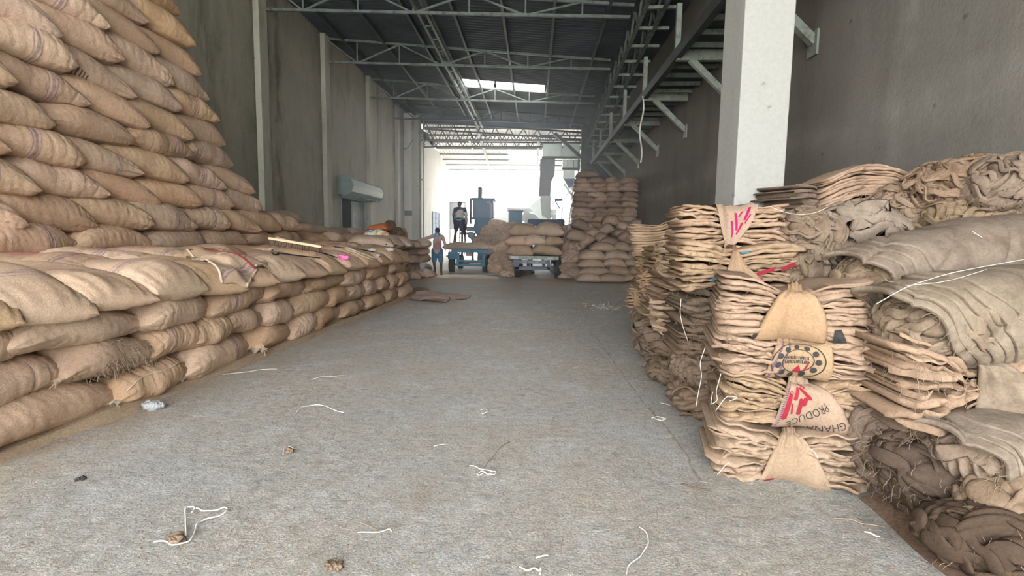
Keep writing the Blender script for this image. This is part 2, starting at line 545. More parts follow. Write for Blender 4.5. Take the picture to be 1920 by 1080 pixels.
M['floor'] = mat_floor()
t_ = NT('blue_grey_roof_sheet').set(0.45, 0.35, 0.4)
t_.color(t_.mix(t_.ramp(t_.noise(0.8, 6, 0.6), [(0.3, 0.0), (0.7, 1.0)]), (0.075, 0.09, 0.11), (0.125, 0.145, 0.17)))
M['roof'] = t_.m
t_ = NT('pale_roof_sheet').set(0.5, 0.1, 0.4)
t_.color(t_.mix(t_.ramp(t_.noise(0.5, 5, 0.6), [(0.3, 0.0), (0.7, 1.0)]), (0.50, 0.48, 0.47), (0.62, 0.62, 0.62)))
M['roof_pale'] = t_.m
t_ = NT('translucent_roof_panel').set(0.3)
tr = t_.n('ShaderNodeBsdfTranslucent'); tr.inputs[0].default_value = (0.9, 0.92, 0.92, 1)
tp = t_.n('ShaderNodeBsdfTransparent'); tp.inputs[0].default_value = (0.9, 0.92, 0.92, 1)
mx = t_.n('ShaderNodeMixShader'); mx.inputs[0].default_value = 0.06
t_.l(tr.outputs[0], mx.inputs[1]); t_.l(tp.outputs[0], mx.inputs[2]); t_.l(mx.outputs[0], t_.out.inputs[0])
M['translucent'] = t_.m

# ================================================================== THE SETTING
XL, XR = -7.3, 3.8


def roof_h(x):
    return 8.15 - 0.0725 * (x + 7.3)


fl = MB(); fl.box((-7.6, -7, -0.2), (4.1, 41, 0.0))
struct(fl.build('floor', M['floor']))
M['ground'] = plain('pale_yard_ground', (0.55, 0.53, 0.48), 0.95, vary=0.15, scale=0.5)
g = MB(); g.box((-60, -70, -0.5), (60, 120, -0.21))
struct(g.build('ground', M['ground']))

# shallow joints and a crack in the slab
cr = MB()
rs = np.random.RandomState(3)
for (pa, pb, w) in (((1108, 622), (1215, 765), 0.012), ((1215, 765), (1312, 902), 0.03), ((690, 606), (1110, 620), 0.012), ((1312, 902), (1420, 935), 0.016)):
    a = at(*pa, Z=0); b = at(*pb, Z=0)
    n = 26
    pts = np.array([a + (b - a) * i / n for i in range(n + 1)])
    d = (b - a) / np.linalg.norm(b - a); sd = np.array([-d[1], d[0], 0])
    ws = 0.6 * w * (0.45 + rs.rand(n + 1) * 1.0)
    off = np.cumsum(rs.normal(size=n + 1)) * 0.006
    off -= np.linspace(off[0], off[-1], n + 1)
    P = np.stack([pts + sd * (off - ws / 2)[:, None] + [0, 0, 0.0015], pts + sd * (off)[:, None] + [0, 0, 0.004], pts + sd * (off + ws / 2)[:, None] + [0, 0, 0.0015]], axis=1)
    cr.grid(P)
M['crack'] = plain('dirt_in_joint', (0.27, 0.235, 0.19), 0.95, vary=0.4, scale=15)
tag(cr.build('trim_1', M['crack']), kind='structure')

DY0, DY1, DH = 19.3, 22.6, 2.85
w = MB()
w.box((XL - 0.3, -5, 0), (XL, DY0, 8.4))
w.box((XL - 0.3, DY1, 0), (XL, 29.0, 8.4))
w.box((XL - 0.3, DY0, DH), (XL, DY1, 8.4))
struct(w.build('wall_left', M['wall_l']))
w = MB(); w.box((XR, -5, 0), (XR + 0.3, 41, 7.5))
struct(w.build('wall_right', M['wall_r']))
w = MB(); w.box((-7.0, 29.45, 0), (-6.5, 39.2, 6.9))
w.box((-6.5, 29.45, 6.9), (-6.62, 34.0, 7.5))
struct(w.build('wall_far_left', M['wall_far']))
w = MB(); w.box((-7.6, 28.8, 0), (-6.85, 29.45, 8.0)); struct(w.build('wall_back_left', M['wall_far']))
w = MB(); w.box((2.25, 26.7, 0), (3.8, 26.9, 7.0)); struct(w.build('wall_back_right', M['steel_dark']))
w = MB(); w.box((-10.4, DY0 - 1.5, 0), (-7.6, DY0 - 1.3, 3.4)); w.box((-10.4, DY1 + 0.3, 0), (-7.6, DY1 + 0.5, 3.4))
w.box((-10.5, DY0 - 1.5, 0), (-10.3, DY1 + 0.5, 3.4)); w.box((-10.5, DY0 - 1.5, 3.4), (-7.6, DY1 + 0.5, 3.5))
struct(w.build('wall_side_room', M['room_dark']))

# plastered pilasters on the left wall
k = 2
for px in (488, 608, 689, 742):
    y = yat(px, XL)
    m = MB(); m.box((XL, y, 0), (XL + 0.16, y + 0.42, 8.1), bev=0.015)
    tag(m.build('trim_%d' % k, M['column_l']), kind='structure'); k += 1
m = MB(); m.box((-6.85, 28.75, 0), (-6.45, 29.5, 7.9), bev=0.02)
tag(m.build('trim_%d' % k, M['column_l']), kind='structure'); k += 1
m = MB(); m.box((-7.25, 28.68, 2.45), (-6.86, 28.8, 2.72))
o = m.build('wall_recess_bracket', M['steel_dark']); tag(o, 'dark steel channel fixed across the pale wall beside the far left column', 'bracket')

# doorway frame in the left wall
m = MB()
for y in (DY0, DY1 - 0.06): m.box((XL - 0.1, y, 0), (XL + 0.03, y + 0.06, DH))
m.box((XL - 0.1, DY0, DH - 0.06), (XL + 0.03, DY1, DH))
struct(m.build('door_1', M['steel_pale']))
m = MB(); m.box((XL - 0.22, DY0 + 1.75, 0), (XL - 0.16, DY1 - 0.08, DH - 0.1)); 
tag(m.build('door_leaf', plain('grey_door_leaf', (0.34, 0.36, 0.36), 0.7)), 'plain grey door leaf standing half across the dark doorway', 'door')
# rolling shutter housing
M['green_hood'] = plain('worn_green_sheet', (0.25, 0.31, 0.29), .5, .2, vary=.25, scale=5, dirt=(.35, .33, .28))
rt = empty('rolling_shutter', (XL, DY0 - 0.25, DH), 'grey green rolling shutter box mounted over the dark doorway', 'shutter')
poly = [(0.0, 0.05), (0.30, 0.0), (0.52, 0.12), (0.60, 0.36), (0.50, 0.60), (0.28, 0.72), (0.0, 0.70)]
m = MB(); m.prism(poly, 0.0, 0.05, 1); m.build('end_plate', M['green_metal'], rt)
m = MB(); m.prism(poly, 3.85, 3.9, 1); m.build('end_plate', M['green_metal'], rt)
m = MB(); rr = [(0.03 + 0.93 * a, 0.03 + 0.93 * b) for a, b in poly]
m.prism(rr, 0.05, 3.85, 1)
m.build('hood', M['green_hood'], rt)
m = MB()
for i in range(14):
    y = 0.2 + i * 0.26
    m.box((0.05, y, -0.03), (0.42, y + 0.03, 0.03))
m.box((0.02, 0.05, -0.05), (0.06, 3.85, 0.02))
m.build('slat_curtain', M['green_metal'], rt)

# pillar
w = MB(); w.box((1.86, 5.0, 0), (2.31, 5.53, 7.6), bev=0.012)
struct(w.build('trim_7', M['pillar']))


def corrugated(mb, x0, x1, y0, y1, hf, per=0.2, amp=0.022, along='x', nx=3):
    if along == 'x':
        n = max(2, int((y1 - y0) / per * 6))
        ys = np.linspace(y0, y1, n + 1); xs = np.linspace(x0, x1, nx)
        P = np.array([[[x, y, hf(x, y) + amp * math.cos(2 * PI * y / per)] for x in xs] for y in ys])
    else:
        n = max(2, int((x1 - x0) / per * 6))
        xs = np.linspace(x0, x1, n + 1); ys = np.linspace(y0, y1, nx)
        P = np.array([[[x, y, hf(x, y) + amp * math.cos(2 * PI * x / per)] for y in ys] for x in xs])
    mb.grid(P)


H1 = lambda x, y: roof_h(x)
sa = at(866, 147, Z=7.85); sb = at(1021, 166, Z=7.6); sc_ = at(868, 163, Z=7.85)
SX0, SX1, SY0, SY1 = sa[0], sb[0], sc_[1] - 0.1, sa[1] + 0.1
SY0, SY1 = min(SY0, SY1), max(SY0, SY1)
w = MB()
corrugated(w, XL - 0.3, XR + 0.3, -5, SY0, H1)
corrugated(w, XL - 0.3, SX0, SY0, SY1, H1); corrugated(w, SX1, XR + 0.3, SY0, SY1, H1)
corrugated(w, XL - 0.3, XR + 0.3, SY1, 29.2, H1)
struct(w.build('ceiling', M['roof'], fix=False))
w = MB(); corrugated(w, SX0, SX1, SY0, SY1, lambda x, y: roof_h(x) + 0.03)
o = w.build('window_1', M['translucent'], fix=False); struct(o)
# far shed roof, falling away to the open end
H2 = lambda x, y: 7.75 - (y - 29.2) * 0.145
w = MB()
PX0, PX1, PY0, PY1 = -1.9, 0.5, 34.0, 37.2
corrugated(w, -6.6, PX0, 29.2, 39.0, H2, along='y'); corrugated(w, PX1, 4.1, 29.2, 39.0, H2, along='y')
corrugated(w, PX0, PX1, 29.2, PY0, H2, along='y'); corrugated(w, PX0, PX1, PY1, 39.0, H2, along='y')
struct(w.build('ceiling_far', M['roof_pale'], fix=False))
w = MB(); corrugated(w, PX0, PX1, PY0, PY1, H2, along='y')
struct(w.build('window_2', M['translucent'], fix=False))

w = MB(); w.prism([(-7.5, 7.55), (4.1, 7.2), (4.1, 7.5), (-7.5, 8.3)], 29.2, 29.25, 1)
struct(w.build('wall_gable', M['roof']))
# ------------------------------------------------------------------ roof steel
names = ['nearest', 'second nearest', 'third from the front', 'fourth from the front']


def truss(y, hb0, hb1, x0, x1, nod0, step, name, label, group, mat, bar=0.048):
    r = empty(name, (x0, y, hb0), label, 'truss', group)
    hb = lambda x: hb0 + (hb1 - hb0) * (x - x0) / (x1 - x0)
    L = lambda x, z: np.array([x - x0, 0, z - hb0])
    m = MB(); m.angle(L(x0, hb(x0)), L(x1, hb(x1)), bar * 1.3); m.build('bottom_chord', mat, r)
    ht = lambda x: roof_h(x) - 0.16
    m = MB(); m.angle(L(x0, ht(x0)), L(x1, ht(x1)), bar * 1.3); m.build('top_chord', mat, r)
    x = nod0; i = 0
    while x < x1 - 0.2:
        m = MB(); m.angle(L(x, hb(x)), L(x, ht(x)), bar * 0.8); m.build('web_post', mat, r)
        x2 = x + step
        if x2 < x1:
            m = MB()
            if i % 2 == 0: m.angle(L(x, hb(x)), L(x2, ht(x2)), bar * 0.8)
            else: m.angle(L(x, ht(x)), L(x2, hb(x2)), bar * 0.8)
            m.build('diagonal_brace', mat, r)
        x = x2; i += 1
    m = MB(); m.angle(L(x0, ht(x0)), L(nod0, hb(nod0)), bar * 0.8); m.build('diagonal_brace', mat, r)
    return r


for i, (y, mat) in enumerate(((13.9, M['steel']), (18.05, M['steel']), (22.6, M['steel']), (26.6, M['steel_dark']))):
    truss(y, 7.22, 7.0, XL + 0.1, 2.4, -6.15, 1.45, 'roof_truss', 'thin grey steel roof truss spanning from left wall, ' + names[i], 'roof trusses over the hall', mat)

# the deep lattice truss over the far opening
for kk, (y, nm) in enumerate(((29.0, 'front'), (30.0, 'rear'))):
    r = empty('lattice_truss', (-6.5, y, 6.6 if kk == 0 else 6.4), 'deep dark lattice truss above the bright far opening, %s one of the pair' % nm, 'truss', 'pair of lattice trusses')
    x1 = 9.2
    m = MB(); m.bar((0, 0, 0), (x1, 0, 0.05), 0.09); m.build('bottom_chord', M['steel_dark'], r)
    m = MB(); m.bar((0, 0, 1.0), (x1, 0, 0.45), 0.09); m.build('top_chord', M['steel_dark'], r)
    n = 12
    for i in range(n):
        xa = x1 * i / n; xb = x1 * (i + 0.5) / n; xc = x1 * (i + 1) / n
        top = lambda x: 1.0 - 0.55 * x / x1
        m = MB(); m.bar((xa, 0, 0.02), (xb, 0, top(xb)), 0.05); m.bar((xb, 0, top(xb)), (xc, 0, 0.02), 0.05)
        # curved gusset at the foot
        pts = [(xa + 0.22 * math.cos(a), 0, 0.28 * math.sin(a)) for a in np.linspace(0.1, PI - 0.1, 8)] if i else [(0, 0, 0), (0.2, 0, 0.2)]
        m.tube(pts, 0.02, 5)
        m.build('web_bracing', M['steel_dark'], r)

# purlins running down the hall
pr = empty('roof_purlins', (XL, 8, roof_h(XL)), 'row of dark purlins running down the hall under the roof sheets', 'purlins')
for x in np.arange(-6.6, 3.4, 1.4):
    m = MB(); m.bar((x - XL, -12.8, roof_h(x) - 0.1 - roof_h(XL)), (x - XL, 21.0, roof_h(x) - 0.1 - roof_h(XL)), 0.07, 0.14)
    m.build('purlin', M['steel_dark'], pr)
pr = empty('far_roof_purlins', (-6.5, 29.2, 7.7), 'pale purlins across the bright far roof', 'purlins')
for y in np.arange(30.2, 39.1, 1.25):
    m = MB(); m.bar((0, y - 29.2, H2(0, y) - 0.09 - 7.7), (10.3, y - 29.2, H2(0, y) - 0.09 - 7.7), 0.05, 0.10)
    m.build('purlin', M['steel_dark'] if y < 33 else M['steel'], pr)
for x in (3.15, 6.6):
    m = MB(); m.bar((x, 0.2, H2(0, 29.4) - 0.26 - 7.7), (x, 9.8, H2(0, 39) - 0.26 - 7.7), 0.12, 0.14)
    m.build('rafter', M['steel'], pr)

# lengthwise lattice beam under the roof
r = empty('lengthwise_lattice_beam', (-3.2, 8, 7.25), 'long lattice beam running down the hall left of the skylight', 'beam')
m = MB(); m.angle((0, 0, 0), (0, 21, 0), 0.07); m.angle((0.22, 0, 0), (0.22, 21, 0), 0.07); m.build('bottom_chord', M['steel'], r)
m = MB(); m.angle((0.1, 0, 0.45), (0.1, 21, 0.45), 0.07); m.build('top_chord', M['steel'], r)
m = MB()
for i in range(21):
    m.bar((0, i, 0), (0.1, i + 0.5, 0.45), 0.03); m.bar((0.1, i + 0.5, 0.45), (0.22, i + 1, 0), 0.03); m.bar((0, i, 0), (0.22, i, 0), 0.03)
m.build('lacing', M['steel'], r)

# sloping girder on the right with short outriggers
r = empty('side_girder', (2.35, 8, 6.8), 'long dark lattice girder running down the hall beside the steel loft', 'girder')
gz = lambda y: -(y) * 0.066
L_ = 18.3
for (dx, nm) in ((0, 'bottom_chord'), (0.42, 'bottom_chord')):
    m = MB(); m.angle((dx, 0, gz(0)), (dx, L_, gz(L_)), 0.10); m.build(nm, M['steel'], r)
for dx in (-0.02, 0.44):
    m = MB(); m.angle((dx, 0, gz(0) + 0.55), (dx, L_, gz(L_) + 0.55), 0.09); m.build('top_chord', M['steel_dark'], r)
m = MB()
for i in range(18):
    for dx in (0, 0.42):
        m.angle((dx, i, gz(i)), (dx, i + 0.5, gz(i) + 0.55), 0.045); m.angle((dx, i + 0.5, gz(i) + 0.55), (dx, i + 1, gz(i + 1)), 0.045)
m.build('web_bracing', M['steel'], r)
for i in range(18):
    m = MB(); m.angle((0, i + 0.2, gz(i)), (0.78, i + 0.2, gz(i)), 0.06); m.build('outrigger', M['steel_pale'], r)

# sloping braces at the far end of the girder
r = empty('knee_brace', tuple(at(1100, 310, Y=26.2)), 'thick dark diagonal brace at the far end of the loft', 'brace')
c0 = at(1100, 310, Y=26.2)
for pa, pb in (((1040, 250), (1101, 306)), ((1100, 300), (1136, 328))):
    m = MB(); m.bar(at(*pa, Y=26.2) - c0, at(*pb, Y=26.2) - c0, 0.16, 0.16); m.build('brace_bar', M['steel_dark'], r)
m = MB(); m.bar(at(1094, 296, Y=26.2) - c0, at(1094, 420, Y=26.2) - c0, 0.15); m.build('brace_post', M['steel_dark'], r)

# steel loft along the right wall
LX0, LZ = 2.72, 5.05
loft = empty('steel_loft', (LX0, 3.0, LZ), 'steel loft deck on joists and brackets along the right wall', 'loft')
m = MB(); m.bar((0, 0, 0), (0, 23.4, 0), 0.12, 0.2); m.build('edge_beam', M['steel_dark'], loft)
m = MB(); m.box((0.05, 0, 0.08), (XR - LX0 - .01, 23.4, 0.13)); m.build('deck', M['steel_dark'], loft)
y = 0.4
while y < 23.3:
    m = MB(); m.bar((0.02, y, 0.02), (XR - LX0 - .01, y, 0.02), 0.05, 0.09); m.build('joist', M['steel'], loft)
    y += 0.62
for yb in (1.6, 4.6, 7.65, 10.7, 13.7, 16.7, 19.7, 22.4):
    y = yb
    if y > 22.9: continue
    m = MB(); m.bar((-0.02, y, -0.03), (XR - LX0 - .01, y, -0.03), 0.12, 0.2); m.build('bracket_beam', M['steel_pale'], loft)
    m = MB(); m.bar((0.25, y, -0.1), (XR - LX0 - 0.02, y, -0.86), 0.11, 0.11); m.box((XR - LX0 - 0.04, y - 0.12, -1.05), (XR - LX0 - .01, y + 0.12, -0.72))
    m.build('bracket_strut', M['steel_pale'], loft)
    m = MB(); m.angle((0, y, 0), (0, y, 0.95), 0.09); m.build('edge_post', M['steel_pale'], loft)
# a pale cord hanging from the loft
m = MB(); p0 = at(1205, 180, Y=13.6); p1 = at(1200, 305, Y=13.6)
pts = [p0 + (p1 - p0) * t + np.array([0.04 * math.sin(t * 9), 0, 0]) for t in np.linspace(0, 1, 16)]
m.tube(pts, 0.02, 6)
tag(m.build('hanging_rope', M['string'], None, True), 'pale rope hanging straight down from the edge of the steel loft', 'rope')

# drainpipes beside the far left column
m = MB()
for (dx, rr_) in ((0.0, 0.05), (0.16, 0.035)):
    pts = [(-6.40 + dx, 28.9, 7.9), (-6.40 + dx, 28.9, 0.1)]
    m.cyl(pts[0], pts[1], rr_, 10)
m.box((-6.44, 28.7, 4.4), (-6.2, 28.95, 4.47))
tag(m.build('drainpipe', M['steel_pale'], None, False), 'pair of thin vertical pipes clamped to the far left column', 'pipe')
# cable drooping by the column
m = MB()
a = at(742, 265, Y=28.6); b = at(775, 262, Y=28.6)
m.tube([a + (b - a) * t + np.array([0, 0, -0.45 * math.sin(PI * t) * (1 if t < .8 else .8)]) for t in np.linspace(0, 1, 14)], 0.02, 5)
tag(m.build('drooping_cable', M['iron'], None, True), 'dark cable drooping between wall and far left column under the roof', 'cable')
# vent grille in far wall
vy0 = yat(810, -6.5); vy1 = yat(822, -6.5)
v0 = at(816, 440, X=-6.5, Z=None)
h0, h1 = at(811, 440, X=-6.5)[2], at(811, 397, X=-6.5)[2]
r = empty('window_3', (-6.48, vy0, h0), None, None); r['kind'] = 'structure'
m = MB(); m.box((-0.02, 0, 0), (0.0, vy1 - vy0, h1 - h0)); m.build('window_pane', M['tank'], r)
m = MB()
for i in range(5): m.box((0, 0, (h1 - h0) * i / 4 - 0.02), (0.05, vy1 - vy0, (h1 - h0) * i / 4 + 0.02))
for i in range(3): m.box((0, (vy1 - vy0) * i / 2 - 0.02, 0), (0.05, (vy1 - vy0) * i / 2 + 0.02, h1 - h0))
m.build('window_grille', M['steel_dark'], r)

# bulb hanging below the skylight and a pale batten under the far roof
a = at(928.5, 151, Y=22.0); b_ = at(928.5, 163, Y=22.0)
e = empty('hanging_bulb', tuple(a), 'small dark bulb holder hanging in front of the roof skylight', 'lamp')
m = MB(); m.tube([(0, 0, .25), (0, 0, 0)], .01, 6); m.build('lamp_cord', M['iron'], e)
m = MB(); m.cyl((0, 0, 0), (0, 0, -.12), .04, 12); m.ell((0, 0, -.2), (.06, .06, .09)); m.build('bulb_holder', M['iron'], e, True)
m = MB(); m.bar(at(879, 262, Y=31.5), at(888, 283, Y=34.5), .10, .05)
tag(m.build('light_batten', M['steel_pale'], None), 'pale batten fixed under the far roof left of the rafter', 'batten')

# ================================================================== FILLED SACKS
SL, SW, SH = 1.15, 0.68, 0.34


def sack_surf(seed, u, th, fat=1.0, messy=1.0):
    """u -1..1 along the sack, th around; arrays of one shape -> points"""
    e = np.abs(u)
    hh = SH / 2 * (np.clip(1 - e ** 3.3, 0, 1) ** 0.60) * fat + 0.008
    ww = SW / 2 * (1 - 0.10 * e ** 2 - 0.10 * e ** 6)
    n = 2.0 / 2.35
    c, s = np.cos(th), np.sin(th)
    y = ww * np.sign(c) * np.abs(c) ** n
    z = hh * np.sign(s) * np.abs(s) ** n
    # corner ears
    x = SL / 2 * u * (1 + 0.05 * e ** 6 * (np.abs(y) / (SW / 2)) ** 3)
    P = np.stack([x, y, z], -1)
    nrm = np.stack([0.25 * u * e, c, s * 1.4], -1)
    nrm /= np.linalg.norm(nrm, axis=-1, keepdims=True)
    rs = np.random.RandomState(seed)
    lump = 0.020 * wob(P, seed, 5.5) + 0.010 * wob(P, seed + 50, 13)
    ph = rs.uniform(0, 6.28, 4)
    k = np.clip((e - 0.45) / 0.55, 0, 1)
    pleat = 0.016 * k * (1.15 - k) * np.sin(9 * th + ph[0] + 3 * wob(P, seed + 9, 3)) + 0.010 * k * np.sin(17 * th + ph[1] + 4 * u)
    q = u * 16 + 1.8 * wob(P, seed + 3, 4) + ph[2]
    tw = -0.011 * np.clip(1 - np.abs(np.sin(q)) * 3.2, 0, 1) * (0.4 + 0.6 * (wob(P, seed + 4, 5) > 0))
    q2 = (u * 5 + np.sin(th)) * 5 + 2.5 * wob(P, seed + 13, 3)
    tw2 = -0.009 * np.clip(1 - np.abs(np.sin(q2)) * 3.6, 0, 1)
    d = (lump + (pleat + tw + tw2) * messy) * np.clip(1.1 - e ** 8, 0.15, 1)
    P = P + nrm * d[..., None]
    # settling: flat belly, drooping ends
    P[..., 2] -= 0.075 * e ** 3.2 + 0.02 * np.sin(P[..., 0] * 4 + ph[3])
    P[..., 2] += SH / 2
    lo = 0.035
    P[..., 2] = np.where(P[..., 2] < lo, lo * 0.4 + (P[..., 2]) * 0.35 + 0.008, P[..., 2])
    return P


def sack_body(seed, nu, nv, fat=1.0, messy=1.0):
    t = np.linspace(-1, 1, nu)
    u = np.sin(t * PI / 2) * 0.55 + t * 0.45
    th = np.linspace(0, 2 * PI, nv, endpoint=False)
    U, T = np.meshgrid(u, th, indexing='ij')
    P = sack_surf(seed, U, T, fat, messy)
    m = MB(); m.grid(P, close=True)
    m.f.append(tuple(range(nv))[::-1]); m.f.append(tuple((nu - 1) * nv + j for j in range(nv)))
    return m


def sack_mouth(seed, side, fat=1.0):
    """ragged flat hem standing off one end"""
    rs = np.random.RandomState(seed + int(side) * 7 + 100)
    n = 44
    th = np.linspace(0.0, PI, n)
    A = sack_surf(seed, np.full(n, side * 1.0), th, fat)
    wv = np.array([side, 0, 0])
    rows = []
    jag = rs.uniform(0.55, 1.25, n)
    ruff = 0.014 * np.sin(np.linspace(0, 1, n) * rs.uniform(18, 30) + rs.uniform(0, 6)) + 0.008 * rs.normal(size=n)
    for k, d in enumerate((-0.012, 0.02, 0.05, 0.075)):
        Q = A + wv * (d * (jag[:, None] if k == 3 else 1.0))
        Q[:, 2] += ruff * (k / 3.0) ** 1.2 - 0.012 * k / 3
        rows.append(Q)
    top = np.stack(rows); bot = top[::-1].copy(); bot[..., 2] -= 0.005
    m = MB(); m.grid(np.concatenate([top, bot]))
    st = []
    for i in range(1, n - 1, 2):
        st.append(top[3][i])
    strands(m, rs, st, [[side, rs.normal() * 0.6, -0.3] for _ in st], 0.035, 0.0016, 3, 0.6, 0.5)
    return m


def sack_seam(seed, th0, fat=1.0):
    u = np.linspace(-0.93, 0.93, 60)
    P = sack_surf(seed, u, np.full(60, th0) + 0.05 * np.sin(u * 5 + seed), fat)
    c = np.array([0, math.cos(th0), math.sin(th0)])
    m = MB(); P2 = P + c * 0.004
    m.tube(P2, 0.0065 + 0.002 * np.sin(u * 60), 5)
    return m


def sack_tie(seed, side):
    """gathered corner with loose twine"""
    rs = np.random.RandomState(seed + 500)
    m = MB()
    s = rs.choice([-1, 1])
    A = sack_surf(seed, np.array([side * 0.97]), np.array([0.25 if s > 0 else PI - 0.25]))[0]
    n = 14
    for k in range(9):
        a = rs.uniform(0, 6.28)
        d = np.array([side * 0.7, s * 0.6 + 0.5 * math.cos(a), 0.5 * math.sin(a)])
        pts = [A]
        for i in range(5):
            d = d + rs.normal(size=3) * 0.35 - np.array([0, 0, 0.12]); pts.append(pts[-1] + d / np.linalg.norm(d) * 0.017)
        m.tube(pts, [0.006, 0.011, 0.010, 0.008, 0.005, 0.002], 5)
    strands(m, rs, [A] * 5, [[side, s, -1]] * 5, 0.14, 0.0022, 8, 0.4, 1.6, 4)
    return m


class Kind:
    def __init__(s, name, make):
        s.name = name; s.make = make; s.root = None; s.used = False

    def put(s, loc, rot=(0, 0, 0), scale=(1, 1, 1), label='', cat='sack', group=None, mat=None, name=None):
        if s.root is None:
            s.root = s.make(); o = s.root
        else:
            o = copy_tree(s.root)
            for kk in ('label', 'category', 'group'):
                if kk in o: del o[kk]
        o.location = loc; o.rotation_euler = rot; o.scale = scale
        tag(o, label, cat, group)
        if mat is not None and o.type == 'MESH':
            o.material_slots[0].link = 'OBJECT'; o.material_slots[0].material = mat
        return o


def near_sack(seed, seam=None, tie=None, fat=1.0, frayed=False):
    def f():
        b = sack_body(seed, 72, 60, fat).build('jute_sack', M['sack'], None, True)
        for s in (-1, 1): sack_mouth(seed, s, fat).build('stitched_hem', M['seam'], b, False, False)
        if seam is not None: sack_seam(seed, seam, fat).build('side_seam', M['seam'], b, True, False)
        if tie is not None: sack_tie(seed, tie).build('tied_corner', M['seam'], b, True, False)
        if frayed:
            rs = np.random.RandomState(seed)
            m = MB()
            u = rs.uniform(-0.5, 0.95, 520); th = rs.uniform(-0.7, 1.1, 520) + np.where(rs.rand(520) < .5, 0, PI)
            P = sack_surf(seed, u, th, fat)
            strands(m, rs, P, np.stack([rs.normal(size=520) * .6, np.cos(th), np.sin(th)], 1), 0.06, 0.0026, 6, 0.9, 1.2)
            m.build('frayed_fibres', M['thread'], b, True, False)['kind'] = 'stuff'
        return b
    return Kind('jute_sack', f)


NEAR = [near_sack(11, seam=0.25), near_sack(12, tie=1), near_sack(13), near_sack(14, seam=PI - 0.35, tie=-1),
        near_sack(15, fat=1.05), near_sack(16, seam=0.1, tie=1), near_sack(17, tie=-1), near_sack(18, seam=0.45), near_sack(19, fat=0.95)]
FRAY = near_sack(21, frayed=True)
FAR = [Kind('jute_sack', (lambda sd: (lambda: sack_body(sd, 34, 28, 1.02).build('jute_sack', M['sack_far'], None, True)))(sd)) for sd in (31, 32, 33, 34, 35, 36)]

ORD = ['first', 'second', 'third', 'fourth', 'fifth', 'sixth', 'seventh', 'eighth', 'ninth', 'tenth', 'eleventh', 'twelfth', 'thirteenth', 'fourteenth', 'fifteenth', 'sixteenth', 'seventeenth', 'eighteenth']
rg = random.Random(5)


def pick_mat(r, p_stripe=0.3, p_red=0.08):
    if r < p_stripe / 2: return 'sack_stripe', 'striped'
    if r < p_stripe: return 'sack_stripe2', 'banded'
    if r < p_stripe + p_red: return 'sack_red', 'red-printed'
    return 'sack', 'plain'


# ---- the low front stack --------------------------------------------------
LAYER = 0.285
face_x = lambda y: -3.42 + 0.055 * (y - 3.4)
LOW = [
    [-140, 222, 340, 480, 547, 591, 646, 692, 729, 752, 770],
    [-230, 123, 287, 366, 428, 500, 553, 620, 656, 686, 710, 733, 750, 764],
    [-240, 18, 275, 400, 502, 581, 648, 694, 736, 762],
]
fixed = {(1, 1): 'fray', (0, 1): ('sack', 'plain'), (0, 0): ('sack', 'plain'), (2, 1): ('sack', 'plain'), (2, 2): ('sack', 'plain'), (1, 2): ('sack_stripe2', 'banded'), (1, 0): ('sack_stripe2', 'banded')}
for li, bounds in enumerate(LOW):
    ys = []
    for px in bounds:
        y = 5.0
        for _ in range(6): y = yat(px, face_x(y))
        ys.append(y)
    for bi in range(len(ys) - 1):
        y0, y1 = ys[bi], ys[bi + 1]
        yc = (y0 + y1) / 2
        L = min(max((y1 - y0) + 0.16, 0.75), 1.45)
        v = fixed.get((li, bi))
        if v == 'fray':
            kd, mt, ad = FRAY, 'sack', 'torn and fraying'
        else:
            mt, ad = v if v else pick_mat(rg.random(), 0.3, 0.06)
            kd = NEAR[(li * 4 + bi * 7 + rg.randrange(3)) % len(NEAR)]
        lab = '%s jute sack, %s course of the low front stack, %s from camera' % (ad, ['bottom', 'second', 'third'][li], ORD[bi])
        far_flip = rg.random() < 0.5
        kd.put((face_x(yc) - 0.33 + rg.uniform(-0.02, 0.03), yc, li * LAYER - 0.005), (rg.uniform(-.05, .05), rg.uniform(-.035, .035), PI / 2 + 0.05 + rg.uniform(-.07, .07) + (0 if far_flip else PI)),
               (L / SL, 1.03 + rg.uniform(-.03, .05), (LAYER + 0.035) / SH * rg.uniform(1.08, 1.16)), lab, 'sack', 'sacks of the low front stack', M[mt])

# top course: sacks laid across with their pointed ends over the aisle
tips = [-180, -20, 134, 262, 356, 440, 505, 556, 600, 640, 674, 704, 728, 748, 764]
mats_top = ['sack', 'sack', 'sack_stripe2', 'sack_stripe', 'sack_stripe2', 'sack_stripe', 'sack', 'sack_stripe2', 'sack', 'sack_red', 'sack', 'sack', 'sack_stripe', 'sack', 'sack']
ad_of = {'sack': 'plain', 'sack_stripe': 'striped', 'sack_stripe2': 'banded', 'sack_red': 'red-printed', 'sack_black': 'black-printed', 'sack_orange': 'orange-brown'}
for i, px in enumerate(tips):
    y = 5.0
    for _ in range(6): y = yat(px, face_x(y) + 0.08)
    y -= 0.12
    yn = tips[i + 1] if i + 1 < len(tips) else 776
    mt = mats_top[i]
    NEAR[(i * 5 + 2) % len(NEAR)].put((face_x(y) - 0.50, y, 3 * LAYER - 0.01 + rg.uniform(-.01, .015)), (rg.uniform(-.09, -.03), 0.07, -0.16 + rg.uniform(-.12, .1)),
        (1.07, 1.16 if i < 9 else 1.02, 1.02 * rg.uniform(.97, 1.06)), '%s jute sack laid across on top of the low stack, %s from the camera' % (ad_of[mt], ORD[i]), 'sack', 'top sacks of the low front stack', M[mt])
